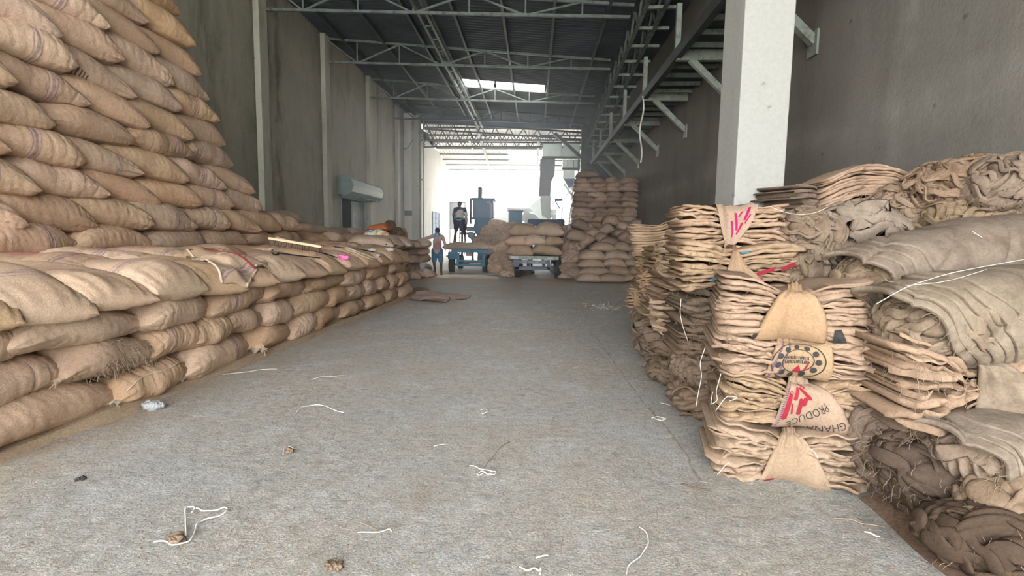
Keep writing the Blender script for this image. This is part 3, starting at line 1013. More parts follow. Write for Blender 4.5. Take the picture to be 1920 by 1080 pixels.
# second and third rows of the ledge
i = 0
y = 3.0
while y < 12.6:
    mt = rg.choice(['sack', 'sack_stripe', 'sack', 'sack_red'])
    NEAR[(i * 2 + 3) % len(NEAR)].put((-4.55 + rg.uniform(-.05, .05), y, 3 * LAYER + 0.075 + rg.uniform(-.01, .02)), (rg.uniform(-.05, .05), rg.uniform(-.03, .03), 0.1 + rg.uniform(-.15, .15)),
        (1.1, 1.15, 1.0), '%s jute sack lying flat on the ledge behind the top row, %s from the camera' % (ad_of[mt], ORD[i]), 'sack', 'sacks on the ledge', M[mt])
    y += 0.74; i += 1

# ---- the tall stack -------------------------------------------------------
T0 = 1.16
TL = 0.325
NT_ = 17
TX = -5.28


def t_end(h):
    xs = [1.1, 1.6, 1.9, 2.3, 2.95, 3.6, 4.1, 4.7, 5.5, 7.0]
    ys = [10.9, 10.7, 9.1, 8.75, 8.05, 7.75, 7.45, 7.3, 6.9, 6.3]
    return float(np.interp(h, xs, ys))


for li in range(NT_):
    h = T0 + li * TL
    ye = t_end(h + 0.14)
    if h > 1.5 + (6.5) * 0.56: 
        pass
    shingle = li % 4 != 0 if li < 8 else li % 3 != 1
    step = 0.84 if shingle else 1.08
    ys = []
    y = ye
    ymin = 3.6
    while y > ymin:
        ys.append(y - (0.5 if shingle else 0.53)); y -= step
    ys = ys[::-1]
    for bi, yc in enumerate(ys):
        v = 440 - (h + 0.2 - 1.5) * 970 / yc
        if v < -60 or 1003 + (TX + 0.3) * 970 / (yc + 0.6) < -80: continue
        mt, ad = pick_mat(rg.random(), 0.30 if shingle else 0.10, 0.06)
        if h > 3.6 and rg.random() < 0.45: mt, ad = 'sack_orange', 'orange-brown'
        if li == 6 and abs(yc - 5.6) < 0.45: mt, ad = 'sack_black', 'black-printed'
        bulge = 0.10 * math.sin(min(h, 5) * 1.1) 
        last = bi == len(ys) - 1
        if shingle:
            a = PI / 2 - 0.15 + rg.uniform(-.09, .08)
            NEAR[(li * 3 + bi * 5) % len(NEAR)].put((TX + bulge * 0.4 - 0.02 + rg.uniform(-.03, .03), yc, h - 0.01), (rg.uniform(-.10, .02), 0.10 + rg.uniform(-.05, .06), a),
                (1.14, 1.08, (TL + 0.05) / SH * 1.10), '%s jute sack, tall stack, %s course above ledge, %s from left' % (ad, ORD[li], ORD[bi]) if li < 18 else 'x', 'sack', 'sacks of the tall left stack', M[mt])
        else:
            NEAR[(li * 3 + bi * 4 + 1) % len(NEAR)].put((TX + bulge * 0.4 + rg.uniform(-.03, .03), yc, h - 0.01), (rg.uniform(-.06, .06), rg.uniform(-.03, .03), PI / 2 + rg.uniform(-.07, .07)),
                (1.03, 1.06, (TL + 0.05) / SH * 1.08), '%s jute sack, tall stack, %s course above ledge, %s from left' % (ad, ORD[li], ORD[bi]) if li < 18 else 'x', 'sack', 'sacks of the tall left stack', M[mt])

# ---- ledge continuing behind, and the sacks by the wall --------------------
i = 0
for (x, y, z, rz, sx, mt) in [
    (-5.3, 11.9, 1.10, 1.4, 1.0, 'sack'), (-5.2, 13.0, 1.12, 1.7, 1.0, 'sack_far'), (-5.0, 14.1, 1.12, 1.5, 1.0, 'sack_far'), (-5.1, 15.2, 1.10, 1.6, 1.0, 'sack_far'), (-5.0, 16.3, 1.12, 1.5, 1.0, 'sack_far'),
    (-6.2, 12.6, 1.35, 1.2, 1.1, 'sack_far'), (-6.3, 13.7, 1.30, 1.6, 1.1, 'sack_far'), (-6.2, 14.9, 1.28, 1.5, 1.1, 'sack_far'), (-6.2, 16.0, 1.30, 1.7, 1.1, 'sack_far'), (-6.1, 17.1, 1.26, 1.5, 1.1, 'sack_far'),
    (-5.6, 12.3, 1.38, 1.35, 1.0, 'sack_far'), (-4.2, 13.2, 1.08, 0.2, 1.0, 'sack_far'), (-4.2, 14.0, 1.06, -0.1, 1.0, 'sack_far'), (-4.1, 14.8, 1.06, 0.1, 1.0, 'sack_far'), (-5.9, 11.7, 1.62, 1.7, 1.0, 'sack_far')]:
    FAR[i % 6].put((x, y, z), (rg.uniform(-.06, .06), rg.uniform(-.05, .05), rz), (sx, 1.1, 1.0), 'brown jute sack lying on the low ledge toward the doorway, %s of its row' % ORD[i], 'sack', 'sacks toward the doorway', M[mt])
    i += 1

# ---- mid left stack with its end toward the aisle --------------------------
MID = [
    (0.00, [-4.25, -4.85], 0), (0.24, [-4.4, -5.0], 1), (0.49, [-4.15, -4.8], 2), (0.74, [-4.2, -4.85], 3), (0.98, [-4.1, -4.8], 4)]
n = 0
for (h, xs, li) in MID:
    for j, x in enumerate(xs):
        for k in range(4):
            y = 14.6 + k * 1.02 + (0.25 if li % 2 else 0)
            if j == 1 and k > 1: continue
            FAR[(li + k * 2 + j) % 6].put((x + rg.uniform(-.08, .08) + 0.16 * k * 0.3, y, h), (rg.uniform(-.06, .06), rg.uniform(-.05, .05), PI / 2 + rg.uniform(-.35, .35)), (0.95, 1.0, 0.86),
                'brown sack in the stack beyond, %s course up, %s back, %s column' % (ORD[li], ORD[k], ['aisle', 'inner'][j]), 'sack', 'sacks of the stack beyond', M['sack_far'])
            n += 1

# low sacks on the floor by the standing worker
for i, (px, py, rz, s) in enumerate(((758, 524, 0.2, 0.9), (789, 520, 0.0, 0.85), (786, 509, 1.2, 0.85))):
    p = at(px, py, Z=0)
    FAR[i].put((p[0], p[1] + 0.1, 0.0 if i < 2 else 0.02), (0, 0, rz), (s, 1, 0.85), 'sagging brown sack on the floor left of the standing worker, %s of three' % ORD[i], 'sack', 'floor sacks by the worker', M['sack_far'])

# ---- far right stack --------------------------------------------------------
def far_bag(px0, px1, pyb, y, label, group, mt='sack_far', hz=0.27, rz=0.0, i=[0], depth=1.0, tilt=0.0):
    a = at(px0, pyb, Y=y); b = at(px1, pyb, Y=y)
    if b[0] > 3.66: b[0] = 3.66
    wd = abs(b[0] - a[0])
    i[0] += 1
    return FAR[i[0] % 6].put(((a[0] + b[0]) / 2, y + 0.3 * depth, a[2]), (rg.uniform(-.05, .05), tilt + rg.uniform(-.06, .06), rz + rg.uniform(-.08, .08) + (PI if rg.random() < .5 else 0)),
        ((wd + 0.10) / SL, 1.05, hz / SH * 1.12), label, 'sack', group, M[mt])


YF = 19.2
M['sack_far_platform'] = jute('jute_far_half_shaded', (0.33, 0.235, 0.16), (0.43, 0.31, 0.215), var=0.2)  # backlit shade put into the jute colour, milder than on the tall stack
rows = [  # bottom pixel of each course, then pixel bounds
    (334, [1082, 1120]), (346, [1079, 1099, 1135, 1160, 1196]), (355, [1078, 1112, 1136, 1168, 1197]), (361, [1077, 1116, 1137, 1160, 1196]),
    (372, [1077, 1100, 1136, 1168, 1196]), (380, [1076, 1114, 1136, 1164, 1197]), (390, [1075, 1102, 1134, 1165, 1200]), (401, [1075, 1114, 1138, 1172, 1200]),
    (409, [1074, 1100, 1116, 1138, 1165, 1200]), (418, [1075, 1112, 1139, 1168, 1200]), (428, [1076, 1100, 1135, 1165, 1203]), (438, [1077, 1105, 1138, 1170, 1203]), (448, [1078, 1110, 1142, 1172, 1204]), (458, [1079, 1112, 1145, 1175, 1204])]
rows = rows[::-1]
for ri, (pb, bs) in enumerate(rows):
    for k in range(len(bs) - 1):
        if ri >= 1 and bs[k] == 1120: continue
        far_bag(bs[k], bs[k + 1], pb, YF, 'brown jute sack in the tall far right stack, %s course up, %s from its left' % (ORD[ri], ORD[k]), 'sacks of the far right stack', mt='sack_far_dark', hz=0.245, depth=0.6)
        
# low platform in front of it
rows2 = [(530, [1085, 1125, 1172, 1210]), (517, [1090, 1145, 1180, 1214]), (503, [1086, 1132, 1172, 1214]), (488, [1088, 1135, 1180, 1216]), (473, [1110, 1152, 1182, 1214])]
for ri, (pb, bs) in enumerate(rows2):
    yy = 16.4 + ri * 0.14
    for k in range(len(bs) - 1):
        for d in range(2 if ri > 1 else 1):
            far_bag(bs[k], bs[k + 1], pb - d * 3, yy + d * 0.8, 'brown sack, low right platform, %s course, %s from left, %s row' % (ORD[ri], ORD[k], ['front', 'back'][d]), 'sacks of the low right platform', mt='sack_far_platform', hz=0.27)

# tumbled sacks on the platform
tum = [(1076, 1100, 432, 18.2, 0.1), (1068, 1098, 452, 17.6, -0.1), (1098, 1118, 460, 17.6, 0.7), (1092, 1112, 438, 18.4, 0.8), (1115, 1134, 455, 17.8, -0.7), (1100, 1125, 448, 18.2, -0.6),
       (1128, 1158, 466, 17.4, -0.55), (1132, 1150, 440, 18.2, -0.5), (1135, 1158, 424, 18.6, 0.0), (1155, 1178, 436, 18.3, -0.8), (1150, 1185, 452, 17.9, -0.5), (1178, 1204, 446, 17.9, -0.2), (1176, 1206, 458, 17.5, -0.3), (1186, 1204, 428, 18.6, 0.4), (1160, 1180, 456, 17.6, 0.5)]
for i, (a, b, pb, yy, tl) in enumerate(tum):
    far_bag(a - 3, b + 3, pb, yy, 'slumped brown sack tumbled at the foot of the far right stack, %s of the jumble' % ORD[i], 'tumbled sacks at the far right', mt='sack_far_platform' if i % 2 else 'sack_far_dark', hz=0.34, tilt=tl)

# ================================================================== FOLDED EMPTY SACKS
def gss(s, w=0.33):
    return np.exp(-(s / w) ** 2)


class Bundle:
    """folded empty sacks squeezed at the waist by a wrapped sack; local x along, -y the front, z up from 0"""
    def __init__(b, seed, L, D, H, n=13, pinch=0.45, mess=1.0, bend=0.0, c=0.0, ns=70, waist=0.30):
        b.seed, b.L, b.D, b.H, b.n, b.pinch, b.mess, b.bend, b.c, b.ns, b.waist = seed, L, D, H, n, pinch, mess, bend, c, ns, waist

    def hs(b, s):
        return 1 - b.pinch * gss(s - b.c, 0.34)

    def yf(b, s):
        return -b.D / 2 * (1 - b.waist * gss(s - b.c, 0.30))

    def warp(b, P):
        s = P[..., 0] / (b.L / 2)
        P = P.copy()
        P[..., 2] += -b.bend * s ** 2 + b.bend * 0.5
        return P

    def layers(b):
        rs = np.random.RandomState(b.seed)
        m = MB()
        b.n = int(b.n * 1.2); tk = rs.uniform(0.5, 1.6, b.n); tk = tk / tk.sum() * b.H
        z = 0.0
        ns = b.ns
        for i in range(b.n):
            t = tk[i]
            z0, z1 = z, z + t; z += t
            e0 = rs.normal() * 0.022 * b.mess; e1 = rs.normal() * 0.022 * b.mess
            yo = rs.normal() * 0.012 * b.mess
            s = np.linspace(-1, 1, ns)
            q = np.stack([s * b.L * 0.5, np.full(ns, i * 0.37), np.zeros(ns)], -1)
            x = s * b.L / 2 + np.where(s < 0, e0, e1) * np.abs(s)
            fan = 1.0 + 0.10 * b.mess * np.abs(s) ** 3
            zc = b.H * 0.5
            mid = (z0 + z1) / 2
            zm = zc + (mid - zc) * b.hs(s) * fan - 0.10 * b.H * (1 - b.hs(s)) 
            zm = zm + 0.010 * b.mess * wob(q, b.seed + 3, 9) + 0.006 * b.mess * wob(q, b.seed + i, 30) + 0.0035 * b.mess * wob(q, b.seed + i + 31, 75)
            zm = zm + np.where(s < 0, rs.normal(), rs.normal()) * 0.009 * b.mess * np.abs(s) ** 5 + 0.012 * max(0, b.mess - 1) * wob(q * [1, 3, 1], b.seed + 21, 16)
            hh = t / 2 * b.hs(s) * 1.12 * (1 + 0.25 * wob(q, b.seed + i + 40, 14).clip(-1, 1) * b.mess * 0.6)
            yfr = b.yf(s) + yo + 0.016 * b.mess * wob(q, b.seed + i + 7, 12) + 0.010 * b.mess * wob(q, b.seed + i + 8, 45) + 0.006 * b.mess * wob(q, b.seed + i + 88, 95) + 0.02 * max(0, b.mess - 1) * wob(q, b.seed + i + 9, 22)
            ybk = b.D / 2 + yo + 0.02 * wob(q, b.seed + i + 17, 12)
            # end taper
            endk = np.clip((1 - np.abs(s)) / 0.07, 0, 1) ** 0.5
            hh = hh * (0.5 + 0.5 * endk)
            yfr = yfr + 0.07 * np.abs(s) ** 14 + 0.02 * np.abs(s) ** 5
            ang = np.linspace(PI / 2, 3 * PI / 2, 7)
            rows = []
            curl = 0.010 * b.mess * wob(q, b.seed + i + 77, 20)
            for a in ang:
                rows.append(np.stack([x, yfr + hh * 1.1 * (1 + math.cos(a)), zm + hh * math.sin(a) + curl * max(0, -math.cos(a))], -1))
            for fy in (0.33, 0.66):
                rows.append(np.stack([x, yfr + (ybk - yfr) * fy, zm - hh * (1 + 0.1 * wob(q, i, 15))], -1))
            for a in (-PI / 2, -PI / 4, 0, PI / 4, PI / 2):
                rows.append(np.stack([x, ybk + hh * (math.cos(a) - 1), zm + hh * math.sin(a)], -1))
            for fy in (0.66, 0.33):
                zt = zm + hh * 1.0 + (0.012 * b.mess * wob(q + [0, fy * 3, 0], b.seed + 5, 11) if i == b.n - 1 else 0)
                rows.append(np.stack([x, yfr + (ybk - yfr) * fy, zt], -1))
            P = b.warp(np.stack(rows, 1))
            nv = P.shape[1]
            m.grid(P, close=True)
            base = m.n - ns * nv
            m.f.append(tuple(base + j for j in range(nv))[::-1]); m.f.append(tuple(base + (ns - 1) * nv + j for j in range(nv)))
        return m

    def surf(b, s, v, off=0.0, fill=0.0):
        """front surface: v 1 at the top edge .. 0 bottom; v>1 runs back over the top"""
        s = np.asarray(s, float); v = np.asarray(v, float)
        g = b.hs(s)
        zc = b.H / 2 - 0.10 * b.H * (1 - g) * (1 - fill)
        g = g + (1.04 - g) * fill
        vv = np.clip(v, 0, 1)
        r = np.abs(2 * vv - 1) ** 5
        y = b.yf(s) - 0.014 + r * 0.035 - off
        z = zc + (vv - 0.5) * b.H * g * 1.04
        over = np.clip(v - 1, 0, None)
        y = y + over * b.D
        z = z + np.where(over > 0, 0.012 + off, 0)
        x = s * b.L / 2
        return b.warp(np.stack([x, y, z], -1))

    def wrap(b, left, right, v0=-0.02, v1=1.7, bulge=0.03, nu=40, nv=50, pleats=0.006):
        """left/right: functions of v giving s bounds"""
        V = np.linspace(v1, v0, nv); A = np.linspace(0, 1, nu)
        VV, AA = np.meshgrid(V, A, indexing='ij')
        Lf = np.interp(np.clip(VV, 0, 1), [0, .25, .5, .75, 1], left); Rf = np.interp(np.clip(VV, 0, 1), [0, .25, .5, .75, 1], right)
        S = Lf + (Rf - Lf) * AA
        b._w = (left, right, bulge, pleats)
        P = b.wrapP(AA, VV)
        Q = P.copy(); Q[..., 1] += 0.010
        m = MB()
        ring = np.concatenate([P, Q[:, ::-1]], axis=1)
        m.grid(ring, close=True)
        return m

    def wrapP(b, A, V, off=0.0):
        left, right, bulge, pl = b._w
        A = np.asarray(A, float); V = np.asarray(V, float)
        Vc = np.clip(V, 0, 1)
        Lf = np.interp(Vc, [0, .25, .5, .75, 1], left); Rf = np.interp(Vc, [0, .25, .5, .75, 1], right)
        S = Lf + (Rf - Lf) * A
        up = np.clip(V, 0, 1)
        bl = bulge * (np.sin(PI * A) ** 0.6) * (0.35 + 0.65 * np.sin(PI * np.clip(1 - up, 0, 1) ** 0.8 * 0.9 + 0.1).clip(0, 1))
        fan = pl * np.sin(A * 22 + 1.7 * np.sin(A * 5) + b.seed) * (0.25 + up ** 2)
        return b.surf(S, V, bl + fan + 0.006 + off, 0.85 - 0.6 * Vc ** 5)

    def place(b, loc, yaw, label, group=None, mat='bundle', wrap=None, wmat='wrap', threads=90, rot=None, deco=None, tlen=0.05, cat='bundle', tie=False):
        r = empty('sack_bundle', tuple(loc), label, cat, group, yaw)
        if rot is not None: r.rotation_euler = rot
        b.layers().build('folded_layers', M[mat], r, True, False)
        rs = np.random.RandomState(b.seed + 1)
        if wrap:
            b.wrap(**wrap).build('wrapping_sack', M[wmat], r, True, False)
        if deco: deco(b, r)
        if threads:
            m = MB()
            s = np.concatenate([rs.uniform(-1, 1, threads // 2), np.sign(rs.normal(size=threads - threads // 2)) * rs.uniform(0.85, 1.0, threads - threads // 2)])
            v = rs.uniform(0.02, 0.98, threads)
            P = b.surf(s, v, -0.01)
            endm = np.abs(s) > 0.93
            P[endm, 1] += rs.uniform(0, b.D * 0.8, endm.sum())
            d = np.stack([s * 0.8 + rs.normal(size=threads) * 0.5, -1 + rs.normal(size=threads) * 0.3, rs.normal(size=threads) * 0.6], 1)
            d[endm, 0] = np.sign(s[endm]) * 1.5; d[endm, 1] *= 0.3
            strands(m, rs, P, d, tlen * .8, 0.0012, 6, 0.8, 1.0)
            o = m.build('frayed_threads', M['thread'], r, True, False); o['kind'] = 'stuff'
        if tie:
            m = MB()
            for k in range(2):
                c = b.c + (k - .5) * 0.03
                v = np.linspace(-0.05, 1.6, 30)
                P = b.surf(np.full(30, c), v, 0.012)
                m.tube(P, 0.005, 5)
            m.build('tie_twine', M['string'], r, True, False)
        return r


def decal(b, parent, name, polys, mat, off=0.004):
    """polys in (A,V) of the wrap; each densified as a small fan"""
    m = MB()
    for p in polys:
        p = np.array(p, float)
        q = []
        for i in range(len(p)):
            a, c = p[i], p[(i + 1) % len(p)]
            for t in np.linspace(0, 1, 5)[:-1]: q.append(a + (c - a) * t)
        q = np.array(q)
        ctr = q.mean(0)
        rings = [ctr + (q - ctr) * k for k in (1.0, 0.66, 0.33)]
        allp = np.concatenate(rings + [ctr[None]])
        P = b.wrapP(allp[:, 0], allp[:, 1], off)
        n = len(q); f = []
        for k in range(2):
            for i in range(n): f.append((k * n + i, k * n + (i + 1) % n, (k + 1) * n + (i + 1) % n, (k + 1) * n + i))
        for i in range(n): f.append((2 * n + i, 2 * n + (i + 1) % n, 3 * n))
        m.add(P, f)
    return m.build(name, mat, parent, True, False)


def stroke(x0, y0, x1, y1, w):
    d = np.array([x1 - x0, y1 - y0]); L = np.hypot(*d); n = np.array([-d[1], d[0]]) / L * w / 2
    a = np.array([x0, y0]); c = np.array([x1, y1]); e = d / L * w * 0.3
    return [a + n, a - e, a - n, c - n, c + e, c + n]


def text_polys(body, size=1.0):
    """outline text as a flat triangulated mesh"""
    cu = bpy.data.curves.new('letters', 'FONT'); cu.body = body; cu.size = size; cu.resolution_u = 2
    cu.align_x = 'CENTER'
    ob = bpy.data.objects.new('letters', cu); col.objects.link(ob)
    bpy.context.view_layer.update()
    me = bpy.data.meshes.new_from_object(ob.evaluated_get(bpy.context.evaluated_depsgraph_get()))
    bm = bmesh.new(); bm.from_mesh(me)
    bmesh.ops.triangulate(bm, faces=bm.faces)
    bmesh.ops.subdivide_edges(bm, edges=[e for e in bm.edges if e.calc_length() > size * 0.15], cuts=2)
    bmesh.ops.triangulate(bm, faces=bm.faces)
    v = np.array([list(q.co) for q in bm.verts]); 
    bm.verts.index_update()
    f = [tuple(w.index for w in q.verts) for q in bm.faces]
    bm.free(); bpy.data.meshes.remove(me); bpy.data.objects.remove(ob); bpy.data.curves.remove(cu)
    return v, f


def text_decal(b, parent, name, body, a, v, size, ang, mat, aspect=1.0, off=0.004):
    V, f = text_polys(body, size)
    c, s = math.cos(ang), math.sin(ang)
    x = V[:, 0] * c - V[:, 1] * s; y = V[:, 0] * s + V[:, 1] * c
    m = MB(); m.add(b.wrapP(a + x * aspect, v + y, off), f)
    return m.build(name, mat, parent, False, False)


# ---- rag-like bundles ---------------------------------------------------------
def rag_mesh(seed, r, n=46, width=0.06, lenk=1.0, core=True):
    """crumpled cloth: a lumpy core with many folded strips lying over it"""
    rs = np.random.RandomState(seed)
    r = np.array(r, float)
    m = MB()
    def pt(d, k=1.0):
        d = d / np.linalg.norm(d, axis=-1, keepdims=True)
        P = d * r * k
        return P * (1 + 0.10 * wob(P, seed, 7)[..., None] + 0.04 * wob(P, seed + 1, 19)[..., None])
    if core:
        NU, NW = 170, 100
        u = np.linspace(0, 2 * PI, NU, endpoint=False); w = np.linspace(-PI / 2 + 0.02, PI / 2 - 0.02, NW)
        W, U = np.meshgrid(w, u, indexing='ij')
        dd = np.stack([np.cos(W) * np.cos(U), np.cos(W) * np.sin(U), np.sin(W)], -1)
        P = pt(dd, 0.93)
        dv = rs.normal(size=3); dv /= np.linalg.norm(dv)
        f0 = 0.8 / width
        def ridge(fr, warp, sd, k):
            ph = (P @ dv) * fr + warp * wob(P, sd, 6) + 0.4 * warp * wob(P, sd + 1, 15)
            return np.abs(np.sin(ph)) ** k
        h = 0.075 * ridge(f0 * 1.3, 3.5, seed + 60, 0.55) + 0.035 * ridge(f0 * 3.1, 5.0, seed + 70, 0.6) + 0.02 * ridge(f0 * 6.5, 6.0, seed + 80, 0.7)
        h = (h - 0.07) * float(np.mean(r)) / 0.3
        P = P + dd * h[..., None]
        m.grid(P, close=True)
        m.f.append(tuple(m.n - NW * NU + j for j in range(NU))[::-1]); m.f.append(tuple(m.n - NU + j for j in range(NU)))
    main = np.array([rs.normal() * 0.5, -0.2, 1.0])
    for i in range(int(n * 0.28)):
        d = rs.normal(size=3); d /= np.linalg.norm(d)
        t = np.cross(d, main + rs.normal(size=3) * 0.35); t /= np.linalg.norm(t)
        L = rs.uniform(0.8, 2.6) * lenk
        ns = 34
        ph = rs.uniform(0, 6.28, 3)
        ss = np.linspace(-L / 2, L / 2, ns)
        b_ = np.cross(d, t)
        dirs = np.cos(ss)[:, None] * d + np.sin(ss)[:, None] * t + (0.22 * np.sin(ss * 5 + ph[0]) + 0.08 * np.sin(ss * 13 + ph[1]))[:, None] * b_
        lift = 1.0 + 0.06 * np.sin(ss * 7 + ph[2]) + rs.uniform(-0.03, 0.10)
        c = pt(dirs, lift[:, None])
        nn = dirs / np.linalg.norm(dirs, axis=1, keepdims=True)
        tt = np.gradient(c, axis=0); tt /= np.linalg.norm(tt, axis=1, keepdims=True)
        sd = np.cross(tt, nn); sd /= np.linalg.norm(sd, axis=1, keepdims=True)
        wd = width * 0.6 * rs.uniform(0.4, 1.7) * (1 + 0.25 * np.sin(ss * 9 + ph[1]))
        wd *= np.clip((1 - np.abs(ss) / (L / 2)) * 8, 0.35, 1)
        tw = 0.5 * np.sin(ss * 4 + ph[0])
        th = rs.uniform(0.010, 0.018)
        prof = [(-1, 0), (-0.8, 0.9), (-0.25, 0.6 + rs.uniform(-.4, .5)), (0.3, 0.9), (0.85, 0.8), (1, 0), (0.5, -0.8), (-0.5, -0.8)]
        rows = []
        for (a, h) in prof:
            ww = a * wd
            rows.append(c + sd * (ww * np.cos(tw))[:, None] + nn * (ww * np.sin(tw) * 0.7 + h * th)[:, None])
        P = np.stack(rows, 1)
        m.grid(P, close=True)
        k = P.shape[1]; base = m.n - ns * k
        m.f.append(tuple(base + j for j in range(k))[::-1]); m.f.append(tuple(base + (ns - 1) * k + j for j in range(k)))
    return m


def rag(loc, r, seed, label, group=None, mat='bundle_old', n=46, width=0.06, threads=120, rot=(0, 0, 0), tlen=0.09, name='sack_bundle', cat='bundle', lenk=1.0):
    e = empty(name, tuple(loc), label, cat, group)
    e.rotation_euler = rot
    rag_mesh(seed, r, n, width, lenk).build('crumpled_folds', M[mat], e, True, False)
    if threads:
        rs = np.random.RandomState(seed)
        d = rs.normal(size=(threads, 3)); d /= np.linalg.norm(d, axis=1, keepdims=True)
        m = MB(); strands(m, rs, d * np.array(r) * 1.0, d + rs.normal(size=(threads, 3)) * .4, tlen * .75, 0.0013, 7, 0.9, 1.3)
        m.build('frayed_threads', M['thread'], e, True, False)['kind'] = 'stuff'
    return e


# ---- front column ------------------------------------------------------------
pA = at(1338, 893, Z=0); pB = at(1640, 932, Z=0)
yawF = math.atan2(pB[1] - pA[1], pB[0] - pA[0])
dirF = np.array([math.cos(yawF), math.sin(yawF), 0]); nF = np.array([-dirF[1], dirF[0], 0])
cF = (pA + pB) / 2
LF = float(np.linalg.norm(pB - pA))
GF = 'bundles of the nearest bundle column'


def deco4(b, r):
    polys = []
    for rad in (0.40, 0.42, 0.25):
        pass
    m = []
    for (rad, w) in ((0.46, 0.022), (0.27, 0.018)):
        for a in np.linspace(0, 2 * PI, 40, endpoint=False):
            a2 = a + 2 * PI / 40
            f = lambda t, q: (0.44 + q * math.cos(t) * 0.9, 0.46 + q * math.sin(t) * 1.05)
            m.append([f(a, rad), f(a2, rad), f(a2, rad + w), f(a, rad + w)])
    decal(b, r, 'stamp_ring', m[:40], M['ink_grey']); decal(b, r, 'stamp_ring', m[40:], M['ink_grey'])
    m = []
    for a in np.linspace(0, 2 * PI, 11, endpoint=False):
        cx, cy = 0.44 + 0.355 * math.cos(a) * 0.9, 0.46 + 0.355 * math.sin(a) * 1.05
        m.append([(cx + 0.065 * math.cos(t) * 0.8, cy + 0.075 * math.sin(t)) for t in np.linspace(0, 2 * PI, 9)[:-1]])
    rs = np.random.RandomState(2)
    x = 0.24
    while x < 0.62:
        for yy in (0.50, 0.40):
            m.append(stroke(x, yy, x + rs.uniform(-.01, .01), yy + 0.075, 0.014))
        x += 0.026
    decal(b, r, 'stamp_marks', m, M['ink_grey'], 0.0045)
    decal(b, r, 'red_crest', [[(0.38, 0.16), (0.56, 0.14), (0.48, 0.36)], stroke(0.58, 0.2, 0.62, 0.45, 0.03)], M['ink_red'])
    m = []
    for yy in np.linspace(0.02, 1.0, 26):
        x = 0.02 + 0.10 * (yy)
        m.append(stroke(x, yy, x + 0.035, yy + 0.03, 0.016)); m.append(stroke(x + 0.13, yy, x + 0.165, yy + 0.03, 0.016))
    decal(b, r, 'purple_stitches', m, M['ink_purple'])


def deco5(b, r):
    decal(b, r, 'red_brush_marks', [stroke(0.10, 0.20, 0.13, 0.72, 0.085), stroke(0.22, 0.58, 0.27, 0.84, 0.075), stroke(0.30, 0.30, 0.33, 0.60, 0.07), stroke(0.42, 0.62, 0.36, 0.48, 0.08),
                                    stroke(0.34, 0.84, 0.50, 0.62, 0.085), stroke(0.38, 0.96, 0.48, 0.86, 0.07), stroke(0.18, 0.5, 0.2, 0.3, 0.03)], M['ink_red'])
    text_decal(b, r, 'stencilled_word', 'PRODUCE', 0.44, 0.36, 0.22, math.radians(208), M['ink_black'], 0.62)
    text_decal(b, r, 'stencilled_word', 'GHANA', 0.70, 0.17, 0.22, math.radians(198), M['ink_black'], 0.62)
    m = []
    for yy in np.linspace(0.02, 0.95, 24):
        m.append(stroke(0.015 + yy * 0.03, yy, 0.05 + yy * 0.03, yy + 0.03, 0.014))
    decal(b, r, 'purple_stitches', m, M['ink_purple'])


def deco6(b, r):
    decal(b, r, 'red_mark', [stroke(0.08, 0.03, 0.22, 0.05, 0.04)], M['ink_red'])


def deco3(b, r):
    w = b._w; b._w = ([-1] * 5, [1] * 5, 0.0, 0.0)
    for q in ([(0.22, 0.04), (0.29, 0.02), (0.33, 0.20), (0.30, 0.30)], [(0.76, 0.02), (0.85, 0.04), (0.80, 0.26), (0.76, 0.24)]): decal(b, r, 'dark_patch', [q], M['ink_grey'], 0.006)
    b._w = w


GAP = [('6', 0.0, 0.365), ('5', 0.36, 0.315), ('4', 0.665, 0.245), ('3', 0.90, 0.345)]
bottoms = {
    '6': dict(wrap=dict(left=[-0.42, -0.34, -0.26, -0.18, -0.10], right=[0.50, 0.42, 0.30, 0.17, 0.04], v1=1.15, bulge=0.05, pleats=0.008), mess=1.35, c=-0.05, n=15, deco=deco6),
    '5': dict(wrap=dict(left=[-0.34, -0.29, -0.24, -0.19, -0.14], right=[0.62, 0.58, 0.50, 0.36, 0.12], v1=1.05, bulge=0.07, pleats=0.003), mess=1.35, c=0.05, n=15, deco=deco5),
    '4': dict(wrap=dict(left=[-0.40, -0.37, -0.33, -0.29, -0.25], right=[0.42, 0.44, 0.44, 0.42, 0.38], v1=1.1, bulge=0.06, pleats=0.003), mess=1.3, c=0.05, n=12, deco=deco4),
    '3': dict(wrap=dict(left=[-0.50, -0.44, -0.34, -0.22, -0.06], right=[0.44, 0.44, 0.40, 0.30, 0.12], v1=1.05, bulge=0.085, pleats=0.006), mess=0.9, c=0.03, n=13, deco=deco3)}
labs = {'6': 'folded jute sack bundle at the bottom of the nearest column, on the floor', '5': 'folded sack bundle with red brush marks and stencilled letters upside down',
        '4': 'folded sack bundle wrapped in a sack with round dark stamp and purple stitching', '3': 'neatly fanned folded sack bundle topping the nearest column, wrap bulging in the middle'}
shx = {'6': 0.0, '5': 0.02, '4': -0.02, '3': -0.045}
lk = {'6': 1.0, '5': 0.98, '4': 0.98, '3': 0.92}
for i, (k, z, h) in enumerate(GAP):
    q = bottoms[k]
    b = Bundle(100 + i * 13, LF * lk[k], 0.62, h, q['n'], pinch=0.42, mess=q['mess'], c=q['c'], ns=150)
    b.place(cF + nF * 0.31 + dirF * shx[k] + np.array([0, 0, z]), yawF + rg.uniform(-.03, .03), labs[k], GF, 'bundle', q['wrap'], 'wrap', 150, deco=q['deco'])


